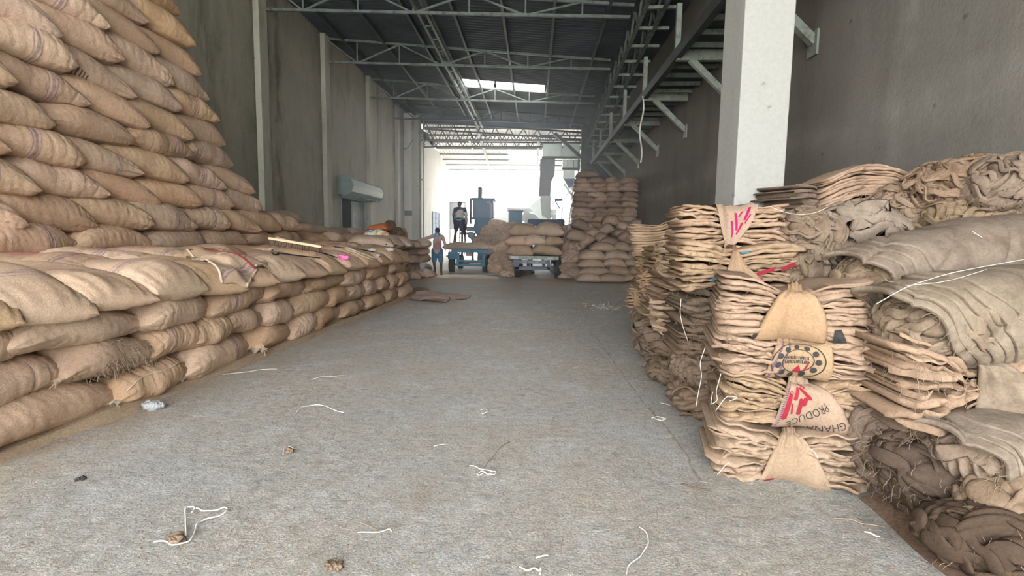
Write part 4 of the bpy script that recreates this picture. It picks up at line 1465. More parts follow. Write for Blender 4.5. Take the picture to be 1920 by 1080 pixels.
def bundle_px(px0, px1, pt, pb, Y, seed, label, group=None, mat='bundle', yaw=0.0, D=0.6, n=12, mess=1.0, pinch=0.4, wrap='bell', wmat='wrap', bend=0.0, threads=70, rot=None, deco=None, ns=64, c=0.0, tlen=0.05, tie=False, lk=1.0):
    a = at(px0, pb, Y=Y); b_ = at(px1, pb, Y=Y); t = at((px0 + px1) / 2, pt, Y=Y); bo = at((px0 + px1) / 2, pb, Y=Y)
    L = abs(b_[0] - a[0]) * lk; H = t[2] - bo[2]
    b = Bundle(seed, L, D, H, n, pinch, mess, bend, c, ns)
    W = None
    if wrap == 'bell': W = dict(left=[-0.4, -0.32, -0.24, -0.16, -0.08], right=[0.4, 0.32, 0.24, 0.16, 0.08], v1=1.4, bulge=0.04)
    elif wrap == 'band': W = dict(left=[-0.26] * 5, right=[0.26] * 5, v1=1.8, bulge=0.035, pleats=0.008)
    elif isinstance(wrap, dict): W = wrap
    return b.place(np.array([(a[0] + b_[0]) / 2, Y + D / 2, bo[2]]), yaw, label, group, mat, W, wmat, threads, rot=rot, deco=deco, tlen=tlen, tie=tie)


def deco1(b, r):
    decal(b, r, 'pink_brush_marks', [stroke(0.40, 0.64, 0.48, 0.30, 0.07), stroke(0.50, 0.84, 0.60, 0.46, 0.075), stroke(0.60, 0.75, 0.66, 0.88, 0.045), stroke(0.66, 0.36, 0.72, 0.60, 0.07), stroke(0.76, 0.68, 0.80, 0.98, 0.065), stroke(0.80, 0.6, 0.86, 0.8, 0.04)], M['ink_pink'])


def deco2(b, r):
    b._w = ([-1] * 5, [1] * 5, 0.0, 0.0)
    for q in ([(0.60, 0.30), (0.74, 0.42), (0.76, 0.52), (0.62, 0.40)], [(0.80, 0.42), (0.92, 0.55), (0.9, 0.62), (0.80, 0.5)]): decal(b, r, 'red_patch', [q], M['ink_red'], 0.0)
    decal(b, r, 'pink_patch', [[(0.58, 0.24), (0.66, 0.2), (0.66, 0.27), (0.6, 0.3)]], M['ink_pink'], 0.0)
    for q in ([(0.24, 0.16), (0.34, 0.22), (0.34, 0.32), (0.25, 0.26)], [(0.5, 0.8), (0.56, 0.84), (0.55, 0.9), (0.5, 0.86)]): decal(b, r, 'blue_patch', [q], M['ink_blue'], 0.0)
    b._w = ([-0.4] * 5, [0.4] * 5, 0.03, 0.0)


G2 = 'bundles of the second bundle column'
bundle_px(1283, 1478, 385, 468, 4.15, 211, 'topmost bundle of the second column, with bright pink brush marks', G2, 'bundle', yaw=-0.06, n=13, mess=1.1, deco=deco1, pinch=0.2,
          wrap=dict(left=[-0.12, -0.16, -0.24, -0.3, -0.34], right=[0.02, 0.14, 0.28, 0.36, 0.44], v1=1.7, bulge=0.02, pleats=0.004), wmat='wrap')
bundle_px(1284, 1508, 458, 542, 3.95, 212, 'second column bundle below the pink-marked one, showing red and blue patches', G2, 'bundle', yaw=-0.05, n=14, mess=1.1, deco=deco2, pinch=0.35, c=-0.1,
          wrap=dict(left=[-0.30, -0.26, -0.2, -0.16, -0.12], right=[0.5, 0.3, 0.1, 0.0, -0.06], v1=1.5, bulge=0.03, pleats=0.008), wmat='wrap')
zt = at(1400, 540, Y=4.2)[2]
for i in range(4):
    h = zt / 4
    if i < 2:
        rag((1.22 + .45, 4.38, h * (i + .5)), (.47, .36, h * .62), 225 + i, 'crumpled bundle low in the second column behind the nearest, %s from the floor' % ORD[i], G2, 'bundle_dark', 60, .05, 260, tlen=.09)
        continue
    b = Bundle(220 + i, 0.95, 0.62, h * 1.03, 11, 0.35, 1.7, ns=56)
    b.place((1.22 + 0.47 + 0.02 * (i % 2), 4.42, i * h), -0.05 + 0.06 * (i - 1.5), 'folded bundle in the second column hidden behind the nearest, %s from the floor' % ORD[i], G2, 'bundle_dark', dict(left=[-.3] * 5, right=[.3] * 5), 'wrap', 160, tlen=0.08)

for (cy, x0, tops, nb, gname, lname) in ((5.35, 1.22, 1.42, 5, 'bundles of the third bundle column', 'third'), (6.15, 1.30, 1.36, 5, 'bundles of the fourth bundle column', 'fourth'), (7.0, 1.36, 1.58, 6, 'bundles of the fifth bundle column', 'fifth')):
    h = tops / nb
    for i in range(nb):
        top = i == nb - 1 and lname == 'fifth'
        lower = i < 2
        if lower:
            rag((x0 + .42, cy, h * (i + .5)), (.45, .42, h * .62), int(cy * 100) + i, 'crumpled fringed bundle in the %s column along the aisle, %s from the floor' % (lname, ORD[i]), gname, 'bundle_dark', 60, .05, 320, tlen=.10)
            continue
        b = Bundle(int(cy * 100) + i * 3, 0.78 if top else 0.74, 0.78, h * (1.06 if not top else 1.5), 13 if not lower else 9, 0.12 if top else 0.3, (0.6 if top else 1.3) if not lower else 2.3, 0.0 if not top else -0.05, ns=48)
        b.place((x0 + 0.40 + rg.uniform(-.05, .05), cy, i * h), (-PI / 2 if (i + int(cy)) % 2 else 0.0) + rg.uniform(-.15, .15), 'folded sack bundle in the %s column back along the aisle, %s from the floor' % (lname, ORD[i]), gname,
                'bundle_dark' if lower else 'bundle', None if top else dict(left=[-.28] * 5, right=[.28] * 5, v1=1.3), 'wrap', 260 if lower else 90, tlen=0.09 if lower else 0.05, rot=(0, -0.22, -0.25) if top else None)


# ---- big bales with overlapping sheets ----------------------------------------
def bale(c0, c1, rw, rh, seed, label, group=None, mat='wrap_old', shells=5, step=0.07, slant=0.12, flat=2.6, core='bundle_old', strings=None):
    c0 = np.array(c0, float); c1 = np.array(c1, float)
    ax = c1 - c0; L = np.linalg.norm(ax); ax /= L
    side = np.cross([0, 0, 1.0], ax); side /= np.linalg.norm(side); up = np.cross(ax, side)
    e = empty('sack_bale', tuple(c0 - up * rh), label, 'bale', group)
    off = up * rh
    rs = np.random.RandomState(seed)
    nth = 84
    th = np.linspace(0, 2 * PI, nth, endpoint=False)
    m = MB()
    for k in range(shells):
        sh = 1 - 0.045 * (shells - 1 - k) * 0.8
        ph = rs.uniform(-.5, .5)
        x0 = step * (k + rs.uniform(-.25, .25)) - slant * np.sin(th + 0.3 * ph) + 0.02 * np.sin(th * 5 + k)
        nx = 52
        t = np.linspace(0, 1, nx)
        X = x0[None, :] + (L - x0[None, :]) * t[:, None]
        TH = np.broadcast_to(th, X.shape)
        n = 2 / flat
        cs, sn = np.cos(TH), np.sin(TH)
        yy = rw * sh * np.sign(cs) * np.abs(cs) ** n
        zz = rh * sh * np.sign(sn) * np.abs(sn) ** n
        q = np.stack([X, yy, zz], -1)
        dsp = 0.018 * wob(q, seed, 4.5) + 0.006 * wob(q, seed + k, 14)
        # long diagonal creases
        g = X * 7.0 + TH * 1.6 + 1.2 * wob(q, seed + 4, 2.5)
        dsp -= 0.028 * np.clip(1 - np.abs(np.sin(g)) * 5, 0, 1)
        q2 = np.stack([X, yy * (1 + dsp / rw), zz * (1 + dsp / rh)], -1)
        # rolled lip at the open end
        lip = []
        for (dx, dr) in ((0.03, -0.035), (0.008, -0.026), (-0.004, -0.013), (0.0, -0.003)):
            a = q2[0].copy(); a[:, 0] += dx
            rr = np.linalg.norm(a[:, 1:], axis=1, keepdims=True)
            a[:, 1:] *= (1 + dr / rr); lip.append(a)
        q2 = np.concatenate([np.stack(lip), q2])
        W = q2[..., 0:1] * ax + q2[..., 1:2] * side + q2[..., 2:3] * up + off
        m.grid(W, close=True)
    m.build('overlapping_sheets', M[mat], e, True, False)
    # folded inner layers showing at the open end
    o = rag_mesh(seed + 9, (0.26, rw * 0.80, rh * 0.80), 60, 0.042).build('inner_folds', M[core], e, True, False)
    Rm = Matrix([list(v) + [0] for v in np.stack([ax, side, up], axis=1)] + [[0, 0, 0, 1]])
    Rm.translation = Vector(ax * 0.20 + off)
    o.matrix_local = Rm
    mm = MB()
    k = 70; a = rs.uniform(0, 6.28, k)
    P = np.stack([rs.uniform(-.08, .12, k), rw * 0.9 * np.cos(a), rh * .9 * np.sin(a)], 1)
    Pw = P[:, :1] * ax + P[:, 1:2] * side + P[:, 2:] * up + off
    strands(mm, rs, Pw, -ax + rs.normal(size=(k, 3)) * .6, 0.07, 0.0014, 7, 0.8, 1.2)
    mm.build('frayed_threads', M['thread'], e, True, False)['kind'] = 'stuff'
    return e


def string_px(pts, Y, label, r=0.004, mat='string', name='string', cat='string', Ys=None, sub=5):
    P = [at(p[0], p[1], Y=(Y if Ys is None else Ys[i])) for i, p in enumerate(pts)]
    P = np.array(P); r = r * .42
    t = np.arange(len(P)); tt = np.linspace(0, len(P) - 1, (len(P) - 1) * sub + 1)
    Q = np.stack([np.interp(tt, t, P[:, k]) for k in range(3)], 1)
    if len(Q) > 4:
        K = Q.copy(); K[1:-1] = (Q[:-2] + Q[1:-1] * 2 + Q[2:]) / 4; K[1:-1] = (K[:-2] + K[1:-1] * 2 + K[2:]) / 4; Q = K
    o0 = Q[0].copy()
    m = MB(); m.tube(Q - o0, r, 5)
    o = m.build(name, M[mat], None, True, False); o.location = tuple(o0)
    return tag(o, label, cat)


GB = None
bale(at(1610, 530, Y=3.35), at(1918, 466, Y=3.85), 0.30, 0.25, 301, 'long grey-tan rolled bale lying along the top right of the near pile', mat='wrap_old', shells=4, step=0.09, slant=0.10)
bale(at(1690, 610, Y=2.85), at(2150, 575, Y=3.1), 0.30, 0.27, 302, 'big bale with overlapping sheets below the long rolled bale, strings across it', mat='wrap_old', shells=6, step=0.08, slant=0.20)
bundle_px(1705, 2010, 655, 800, 2.62, 303, 'pinched bundle with fanned folds just below the big bale', mat='bundle', n=14, mess=1.7, pinch=0.62, c=-0.02, yaw=-0.05, wmat='wrap_old', ns=90, threads=220, tlen=0.10,
          wrap=dict(left=[-0.02, -0.02, -0.03, -0.04, -0.05], right=[0.8, 0.7, 0.5, 0.3, 0.12], v1=1.2, bulge=0.06))
bale(at(1800, 850, Y=2.52), at(2120, 800, Y=2.7), 0.25, 0.17, 304, 'smaller flattened bale low at the right edge of the photo', mat='wrap_old', shells=4, step=0.06, slant=0.14)
rag(at(1935, 945, Y=2.3) + [0, .1, 0], (.26, .16, .11), 305, 'loose crumpled bundle with pale hems at the bottom right edge', mat='bundle_old', n=60, width=.05, threads=160, tlen=.08, rot=(0, -.5, .3))
rag(at(1690, 600, Y=3.1) + [0, .2, 0], (.20, .22, .30), 306, 'crumpled bundle wedged between nearest column and big bale', mat='bundle_dark', n=60, width=.045, threads=200, tlen=.10, rot=(0, -.3, 0))
bundle_px(1665, 1850, 740, 860, 2.72, 307, 'dark sagging bundle of long folds under the pinched bundle', mat='bundle_dark', n=13, mess=1.6, pinch=0.1, wrap=None, threads=240, tlen=.14, rot=(0.1, 0.45, 0.1), D=.5, ns=90)
rag(at(1700, 880, Y=2.80) + [.05, .22, 0], (.17, .24, .34), 308, 'brown bundle leaning on edge at the floor beside the nearest column', mat='bundle_dark', n=40, width=.05, threads=160, tlen=.10, rot=(.1, -.45, 0))
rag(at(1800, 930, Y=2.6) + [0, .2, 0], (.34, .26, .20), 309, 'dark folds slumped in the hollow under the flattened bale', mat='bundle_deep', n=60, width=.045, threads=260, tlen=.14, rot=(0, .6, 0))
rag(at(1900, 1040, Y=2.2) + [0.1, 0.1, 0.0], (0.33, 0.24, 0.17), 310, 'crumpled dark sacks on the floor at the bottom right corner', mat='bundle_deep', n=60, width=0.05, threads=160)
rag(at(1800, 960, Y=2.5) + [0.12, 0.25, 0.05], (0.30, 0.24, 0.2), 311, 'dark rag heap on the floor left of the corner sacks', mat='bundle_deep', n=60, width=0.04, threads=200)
rag(at(1740, 760, Y=3.0) + [0.15, 0.25, 0.0], (0.38, 0.26, 0.2), 312, 'shadowed crumpled bundle behind the fringe of dangling fibres', mat='bundle_dark', n=60, width=0.04, threads=240, tlen=0.14)

rag((3.05, 3.35, .40), (.62, .34, .46), 313, 'brown sack mass low at the right, under the far end of the bales', mat='bundle_dark', n=60, width=.06, threads=60)
rag((3.2, 3.5, .98), (.5, .32, .30), 314, 'old sacks packed between the two long bales at the wall', mat='bundle_old', n=50, width=.06, threads=40)
rag((2.85, 2.85, .30), (.45, .25, .30), 315, 'brown sacks under the flattened bale at the right', mat='bundle_dark', n=50, width=.05, threads=60)
# back of the pile
bundle_px(1553, 1722, 322, 402, 4.35, 321, 'arched bundle of clean folded sacks on top of the back pile', mat='bundle', n=12, mess=0.7, pinch=0.0, bend=0.13, wrap=None, yaw=-0.05, D=0.55, threads=80, ns=70)
bundle_px(1478, 1585, 352, 430, 4.5, 322, 'reddish-brown bundle at the left end of the back pile beside pillar', mat='bundle_dark', n=13, mess=1.1, pinch=0.35, wrap='bell', wmat='bundle_dark', yaw=0.35, D=0.55, threads=110, tie=True)
rag(at(1632, 432, Y=4.1) + [0, .2, 0], (0.40, 0.25, 0.20), 323, 'grey crumpled sack folded like a flap below the arched bundle', mat='wrap_old', n=40, width=0.13, threads=100)
rag(at(1762, 385, Y=4.1) + [0, .2, 0], (0.40, 0.26, 0.19), 324, 'frayed stringy bundle right of the arched bundle', mat='bundle_old', n=280, width=0.022, threads=600, tlen=0.12)
rag(at(1838, 342, Y=3.95) + [0, .1, -0.02], (0.38, 0.26, 0.21), 325, 'crumpled dark-grey sack heap high at the far right edge', mat='bundle_old', n=200, width=0.03, threads=220)
rag(at(1905, 345, Y=3.7) + [0, .1, -0.02], (0.22, 0.24, 0.22), 326, 'greenish grey rag heap cut by the right photo edge', mat='bundle_old', n=120, width=0.035, threads=100)
rag(at(1862, 412, Y=3.8) + [0, .2, 0], (0.34, 0.26, 0.18), 327, 'dark frayed rags between the long bale and wall', mat='bundle_old', n=180, width=0.028, threads=200)
rag(at(1545, 452, Y=4.1) + [0, .2, 0], (0.34, 0.28, 0.22), 328, 'crumpled bundle between the pink-marked bundle and grey flap', mat='bundle_old', n=140, width=0.035, threads=160)
rag(at(1585, 520, Y=3.8) + [0, .25, 0], (0.34, 0.28, 0.22), 329, 'dark crumpled bundle behind the neatly fanned one', mat='bundle_old', n=60, width=0.05, threads=200)
rag(at(1650, 610, Y=3.5) + [0, .25, 0], (0.34, 0.28, 0.25), 330, 'crumpled bundle at the open end of the long bale', mat='bundle_dark', n=60, width=0.05, threads=200)
rag(at(1700, 500, Y=4.4) + [0, .2, -0.2], (0.6, 0.35, 0.4), 331, 'mass of old sacks filling the middle of the back pile', mat='bundle_old', n=60, width=0.08, threads=60)
rag(at(1690, 700, Y=3.7) + [0.1, .3, -0.3], (0.7, 0.45, 0.62), 332, 'mass of brown sacks at the core of the right pile', mat='bundle_dark', n=70, width=0.07, threads=60)
rag((2.9, 4.7, 0.7), (0.85, 0.5, 0.72), 333, 'heap of old sacks against the right wall under the rags', mat='bundle_dark', n=70, width=0.09, threads=0)

# strings on and around the bundles
string_px([(1643, 570), (1700, 537), (1780, 512), (1860, 497), (1945, 482)], 2.5, 'long pale string stretched across the big bale', 0.004, Ys=[2.5, 2.52, 2.6, 2.72, 2.85])
string_px([(1700, 535), (1760, 530), (1800, 521), (1850, 505)], 2.6, 'shorter pale string curving across the top of the big bale', 0.003, Ys=[2.55, 2.58, 2.62, 2.68])
string_px([(1823, 434), (1852, 452), (1875, 472), (1893, 485)], 3.35, 'thin yellowish cord lying on the long rolled bale', 0.005)
string_px([(1441, 386), (1470, 398), (1500, 403), (1530, 399), (1552, 388)], 4.1, 'looped white string between pillar and the reddish-brown bundle', 0.004)
string_px([(1277, 560), (1275, 590), (1281, 615), (1290, 640)], 3.75, 'white string hanging down the side of the second column', 0.004)
string_px([(1322, 652), (1312, 680), (1316, 705), (1309, 738), (1305, 762)], 3.3, 'long white string dangling beside the nearest column, left', 0.004)
string_px([(1352, 700), (1342, 735), (1346, 750), (1332, 760), (1336, 735)], 3.0, 'white string loop hanging on the nearest column corner', 0.004)
string_px([(1342, 770), (1362, 742), (1385, 745), (1368, 752)], 2.95, 'white string knot beside the red-marked bundle', 0.0045)
string_px([(1585, 650), (1600, 657), (1616, 664)], 3.12, 'short white tape end at the right of the fanned bundle', 0.005)
string_px([(1608, 688), (1622, 694), (1634, 697)], 3.1, 'short white tape end at the right of the stamped bundle', 0.005)
string_px([(1519, 842), (1528, 848), (1534, 862)], 2.72, 'small white string on the bottom bundle', 0.004)
string_px([(1345, 890), (1360, 872), (1366, 868)], 2.9, 'white string at the left foot of the bottom bundle', 0.0045)

# ================================================================== CARTS
def wheel(parent, c, r, w, name='wheel'):
    """tyre, rim and hub; axle along x"""
    m = MB()
    prof = [(-w / 2, r * .72), (-w / 2, r * .93), (-w * .32, r), (w * .32, r), (w / 2, r * .93), (w / 2, r * .72)]
    n = 36
    P = np.array([[[c[0] + a, c[1] + b * math.cos(t), c[2] + b * math.sin(t)] for (a, b) in prof] for t in np.linspace(0, 2 * PI, n, endpoint=False)])
    P = np.concatenate([P, P[:1]])
    m.grid(P)
    for k in range(n):
        t = 2 * PI * k / n
        m.obox((c[0], c[1] + r * math.cos(t), c[2] + r * math.sin(t)), (w * .42, .012, .012), np.array([[1, 0, 0], [0, math.cos(t), -math.sin(t)], [0, math.sin(t), math.cos(t)]]))
    o = m.build(name, M['rubber'], parent)
    m = MB(); m.cyl((c[0] - w * .35, c[1], c[2]), (c[0] + w * .35, c[1], c[2]), r * .73, 28); m.cyl((c[0] - w * .55, c[1], c[2]), (c[0] + w * .55, c[1], c[2]), r * .22, 16)
    for k in range(5):
        t = 2 * PI * k / 5
        m.cyl((c[0] - w * .4, c[1] + r * .42 * math.cos(t), c[2] + r * .42 * math.sin(t)), (c[0] + w * .4, c[1] + r * .42 * math.cos(t), c[2] + r * .42 * math.sin(t)), r * .05, 8)
    m.build('rim', M['steel_dark'], o)
    return o


# left cart: blue frame
LC = at(878, 512, Z=0); YL = LC[1]
px2x = lambda px, Y: at(px, 500, Y=Y)[0]
py2z = lambda py, Y, px=900: at(px, py, Y=Y)[2]
cart = empty('sack_cart', (LC[0], YL, 0), 'blue-framed sack cart with two men standing on its load', 'cart')
X_ = lambda px: px2x(px, YL) - LC[0]
Z_ = lambda py: py2z(py, YL)
m = MB(); m.box((X_(846), -0.05, Z_(474)), (X_(918), 3.4, Z_(468.5))); m.build('bed', M['blue'], cart)
m = MB()
for px in (858.5, 907): m.bar((X_(px), 0, Z_(475)), (X_(px), 0, Z_(499)), .09)
for py in (489.5, 498): m.bar((X_(857), 0, Z_(py)), (X_(909), 0, Z_(py)), .07, .07)
m.bar((X_(866), 0.6, Z_(497)), (X_(866), 2.8, Z_(497)), .08); m.bar((X_(900), 0.6, Z_(497)), (X_(900), 2.8, Z_(497)), .08)
m.build('end_frame', M['blue'], cart)
m = MB(); m.obox((X_(848.5), .12, Z_(480)), (.17, .2, .14), bev=.03); m.build('fender_box', M['blue'], cart)
m = MB(); m.box((X_(872), .2, Z_(481)), (X_(884), .5, Z_(474))); m.build('load_block', M['sack_red'], cart)
for px, yy in ((844, .45), (905.5, .9), (846, 2.6), (905, 2.6)): wheel(cart, (X_(px), yy, .29), .29, .2)
m = MB(); m.bar((X_(844), .45, .3), (X_(905), .45, .3), .07); m.bar((X_(846), 2.6, .3), (X_(905), 2.6, .3), .07); m.build('axle', M['steel_dark'], cart)
m = MB(); m.cyl((X_(836), .3, Z_(482)), (X_(836), .4, Z_(482)), .045, 12); m.build('lamp', M['plastic'], cart)
m = MB(); m.bar((X_(836), .35, Z_(482)), (X_(845), .35, Z_(480)), .03); m.build('lamp_bracket', M['iron'], cart)
zb = Z_(469)
for i, (dx, dy, rz, ln) in enumerate(((-.35, .25, .05, 1.15), (.55, .25, -.1, 1.2), (-.3, 1.1, .1, 1.2), (.6, 1.15, -.05, 1.15), (.05, 1.0, 0.05, 1.2))):
    FAR[i].put((LC[0] + dx, YL + dy, zb - .01 if i < 4 else zb + .02), (0, 0, rz), (ln, 1.5 if i > 3 else 1.15, .8 if i < 4 else .75), 'brown jute sack lying flat on the blue cart, %s of its load' % ORD[i], 'sack', 'sacks on the blue cart', M['sack_far'])
topL = zb + .27

# right cart with painted tail board
RC = at(1005, 522, Z=0); YR = RC[1]
XR_ = lambda px: px2x(px, YR) - RC[0]
ZR_ = lambda py: py2z(py, YR, 1005)
cart2 = empty('sack_cart', (RC[0], YR, 0), 'sack cart with white lettering across its grey-blue tail board', 'cart')
m = MB(); m.box((XR_(955), -.08, ZR_(486.5)), (XR_(1047), 3.6, ZR_(480)))
m.build('bed', M['steel_pale'], cart2)
m = MB(); m.box((XR_(958), -.10, ZR_(485.5)), (XR_(972), -.08, ZR_(480.8))); m.build('number_plate', M['plastic'], cart2)
m = MB(); m.box((XR_(1025), -.10, ZR_(486)), (XR_(1036), -.08, ZR_(482))); m.build('number_plate', M['plastic'], cart2)
M['board'] = plain('slate_blue_board', (0.13, 0.16, 0.23), .6, vary=.2)
m = MB(); m.box((XR_(970), -.02, ZR_(494.5)), (XR_(1031), .02, ZR_(488))); m.build('tail_board', M['board'], cart2)
V, f = text_polys('SAFE  RIDE  SAVE  LIFE', 1.0)
wdt = V[:, 0].max() - V[:, 0].min(); hgt = V[:, 1].max() - V[:, 1].min()
tx0, tx1 = XR_(979.5), XR_(1022); tz0, tz1 = ZR_(493.8), ZR_(489)
Vt = np.stack([tx0 + (V[:, 0] - V[:, 0].min()) / wdt * (tx1 - tx0), np.full(len(V), -.026), tz0 + (V[:, 1] - V[:, 1].min()) / hgt * (tz1 - tz0)], 1)
m = MB(); m.add(Vt, f); m.build('painted_lettering', M['plastic'], cart2, False, False)
m = MB(); m.box((XR_(965), -.03, ZR_(506)), (XR_(1037), .04, ZR_(500.5)))
m.box((XR_(963), -.03, ZR_(507)), (XR_(973), .04, ZR_(487))); m.box((XR_(1026), -.03, ZR_(506)), (XR_(1031), .04, ZR_(487)))
m.build('tail_frame', M['board'], cart2)
m = MB(); m.bar((XR_(966), .5, .33), (XR_(1045), .5, .33), .1); m.bar((XR_(1000), -.02, ZR_(507)), (XR_(1000), .5, ZR_(512)), .09); m.bar((XR_(990), .3, .45), (XR_(990), 3.2, .45), .1); m.bar((XR_(1020), .3, .45), (XR_(1020), 3.2, .45), .1)
m.prism([(XR_(1031), ZR_(508)), (XR_(1042), ZR_(503)), (XR_(1042), ZR_(517)), (XR_(1036), ZR_(515))], .25, .35, 1)
m.build('axle', M['steel_dark'], cart2)
m = MB(); m.cyl((XR_(1035.5), -.06, ZR_(495.5)), (XR_(1035.5), .04, ZR_(495.5)), .07, 16); m.build('lamp_housing', M['iron'], cart2)
m = MB(); m.cyl((XR_(1035.5), -.075, ZR_(495.8)), (XR_(1035.5), -.06, ZR_(495.8)), .04, 14); m.build('lamp_lens', M['plastic'], cart2)
wheel(cart2, (XR_(1047), .45, .345), .345, .22); wheel(cart2, (XR_(970), .45, .30), .30, .22)
wheel(cart2, (XR_(1044), 2.9, .345), .345, .22); wheel(cart2, (XR_(968), 2.9, .345), .345, .22)
zb = ZR_(480)
rowsR = [(480, 459, [950, 997, 1053]), (461, 442, [948, 985, 1022, 1054]), (443, 419, [955, 1005, 1056])]
for ri, (pb, pt, bs) in enumerate(rowsR):
    for k in range(len(bs) - 1):
        for d in range(2):
            a = at(bs[k], pb, Y=YR); b_ = at(bs[k + 1], pb, Y=YR)
            wd = b_[0] - a[0]; hz = py2z(pt, YR) - py2z(pb, YR)
            FAR[(ri * 2 + k + d) % 6].put(((a[0] + b_[0]) / 2, YR + .22 + d * .75, a[2]), (rg.uniform(-.03, .03), rg.uniform(-.03, .03), rg.uniform(-.05, .05)), ((wd + .08) / SL, 1.08, hz / SH * 1.08),
                'pale brown sack on the lettered cart, %s layer, %s from left, %s row' % (ORD[ri], ORD[k], ['front', 'back'][d]), 'sack', 'sacks on the lettered cart', M['sack_far'])

# ================================================================== HEAPS OF LOOSE SACKS
heap = [  # px, py centre, Y, radii
    (905, 437, 21.5, (.55, .4, .30)), (925, 428, 22.0, (.6, .4, .32)), (950, 432, 21.5, (.55, .4, .30)), (895, 452, 20.8, (.55, .4, .25)), (935, 450, 20.5, (.6, .4, .35)), (915, 465, 20.0, (.5, .4, .3)),
    (940, 470, 19.5, (.5, .4, .32)), (930, 487, 19.0, (.5, .4, .3)), (948, 498, 18.6, (.4, .35, .25)), (925, 503, 19.0, (.45, .35, .22)), (940, 511, 18.6, (.45, .3, .14)), (965, 510, 19.8, (.5, .4, .15)),
    (1068, 440, 19.8, (.4, .4, .35)), (1072, 462, 19.0, (.45, .4, .35)), (1070, 484, 18.4, (.45, .35, .3)), (1066, 503, 18.0, (.4, .35, .2)), (1082, 510, 17.4, (.3, .3, .15)), (1062, 516, 18.2, (.35, .3, .12))]
RAGK = []
for sd in (401, 402, 403):
    def mk(sd=sd):
        return rag_mesh(sd, (.5, .4, .3), 50, .07).build('loose_sacks', M['bundle_dark'], None, True, False)
    RAGK.append(Kind('loose_sacks', mk))
M['bundle_far'] = jute('jute_far_loose', (0.36, 0.25, 0.18), (0.50, 0.37, 0.28), var=.3)
heap = [(px + (12 if k < 12 else 0), py, Y, tuple(q * .86 for q in r)) for k, (px, py, Y, r) in enumerate(heap)]
for i, (px, py, Y, r) in enumerate(heap):
    p = at(px, py, Y=Y)
    where = 'between the two carts' if i < 12 else 'right of the lettered cart'
    RAGK[i % 3].put((p[0], p[1], max(p[2], r[2] * .95)), (0, rg.uniform(-.3, .3), rg.uniform(0, 6.28)), (r[0] / .5 * 1.15, r[1] / .4 * 1.2, r[2] / .3 * 1.15), 'crumpled heap of loose empty sacks %s, %s from the top' % (where, ORD[i if i < 12 else i - 12]), 'sack heap', 'loose sack heaps by the carts', M['bundle_far'])
# small lumps left of the carts
for i, (px, py, Y, r, lab, mt) in enumerate(((672, 424, 14.2, None, '', ''), (742, 440, 15.5, (.28, .22, .22), 'brown crumpled sacks beside the printed plastic sack', 'bundle_dark'), (732, 432, 16.2, (.25, .2, .28), 'reddish brown loose sacks at the back of the ledge', 'bundle_dark'), (754, 441, 16.0, (.16, .15, .2), 'pinkish cloth bundle standing at the end of the ledge', 'red_dusty'))):
    if r is None: continue
    if mt == 'red_dusty' and mt not in M: M[mt] = plain('dusty_pink_cloth', (.38, .19, .16), .9)
    p = at(px, py, Y=Y)
    RAGK[i % 3].put((p[0], p[1], p[2]), (0, 0, i * 1.3), (r[0] / .5, r[1] / .4, r[2] / .3), lab, 'sack heap', None, M[mt])


# printed plastic sack and orange sack on top of the stack beyond
def print_mat():
    t = NT('printed_plastic_sack').set(.5, 0, .3)
    n = t.noise(3.5, 3, .6, dist=1.0)
    c = t.ramp(n, [(0.0, (.06, .20, .36)), (.40, (.10, .24, .40)), (.44, (.62, .62, .56)), (.56, (.64, .62, .52)), (.60, (.60, .46, .12)), (.67, (.45, .10, .08)), (.72, (.6, .6, .55))])
    t.color(c); return t.m


M['print'] = print_mat()
p = at(706, 449, Y=14.2)
K1 = Kind('printed_sack', lambda: sack_body(61, 34, 28, 1.1).build('printed_sack', M['print'], None, True))
K1.put((p[0], p[1], p[2]), (0, 0, .15), (.62, .8, .82), 'printed white, blue and yellow plastic sack lying under the orange one', 'sack')
p = at(712, 433, Y=14.3)
M['orange'] = plain('orange_brown_sack', (.36, .12, .05), .8, vary=.2, scale=3)
K2 = Kind('orange_sack', lambda: sack_body(62, 34, 28, 1.1).build('orange_sack', M['orange'], None, True))
K2.put((p[0], p[1], p[2]), (0, 0, -.1), (.52, .7, .55), 'orange-brown sack on top of the printed plastic sack', 'sack')

# ================================================================== PEOPLE
def capsules(mb, pts, rad, n=14):
    pts = [np.array(p, float) for p in pts]
    Q = []; Rr = []
    for i in range(len(pts) - 1):
        for t in np.linspace(0, 1, 6)[:-1 if i < len(pts) - 2 else None]:
            Q.append(pts[i] + (pts[i + 1] - pts[i]) * t); Rr.append(rad[i] + (rad[i + 1] - rad[i]) * t)
    mb.tube(Q, Rr, n)
    for p, r in zip(pts, rad): mb.ell(p, (r, r, r), nu=14, nv=8)


def remesh(o, vox, smooth=3):
    md = o.modifiers.new('surface', 'REMESH'); md.mode = 'VOXEL'; md.voxel_size = vox; md.use_smooth_shade = True
    ms = o.modifiers.new('soften', 'SMOOTH'); ms.factor = .5; ms.iterations = smooth
    bpy.context.view_layer.update()
    me = bpy.data.meshes.new_from_object(o.evaluated_get(bpy.context.evaluated_depsgraph_get()))
    o.modifiers.clear(); o.data = me
    return o


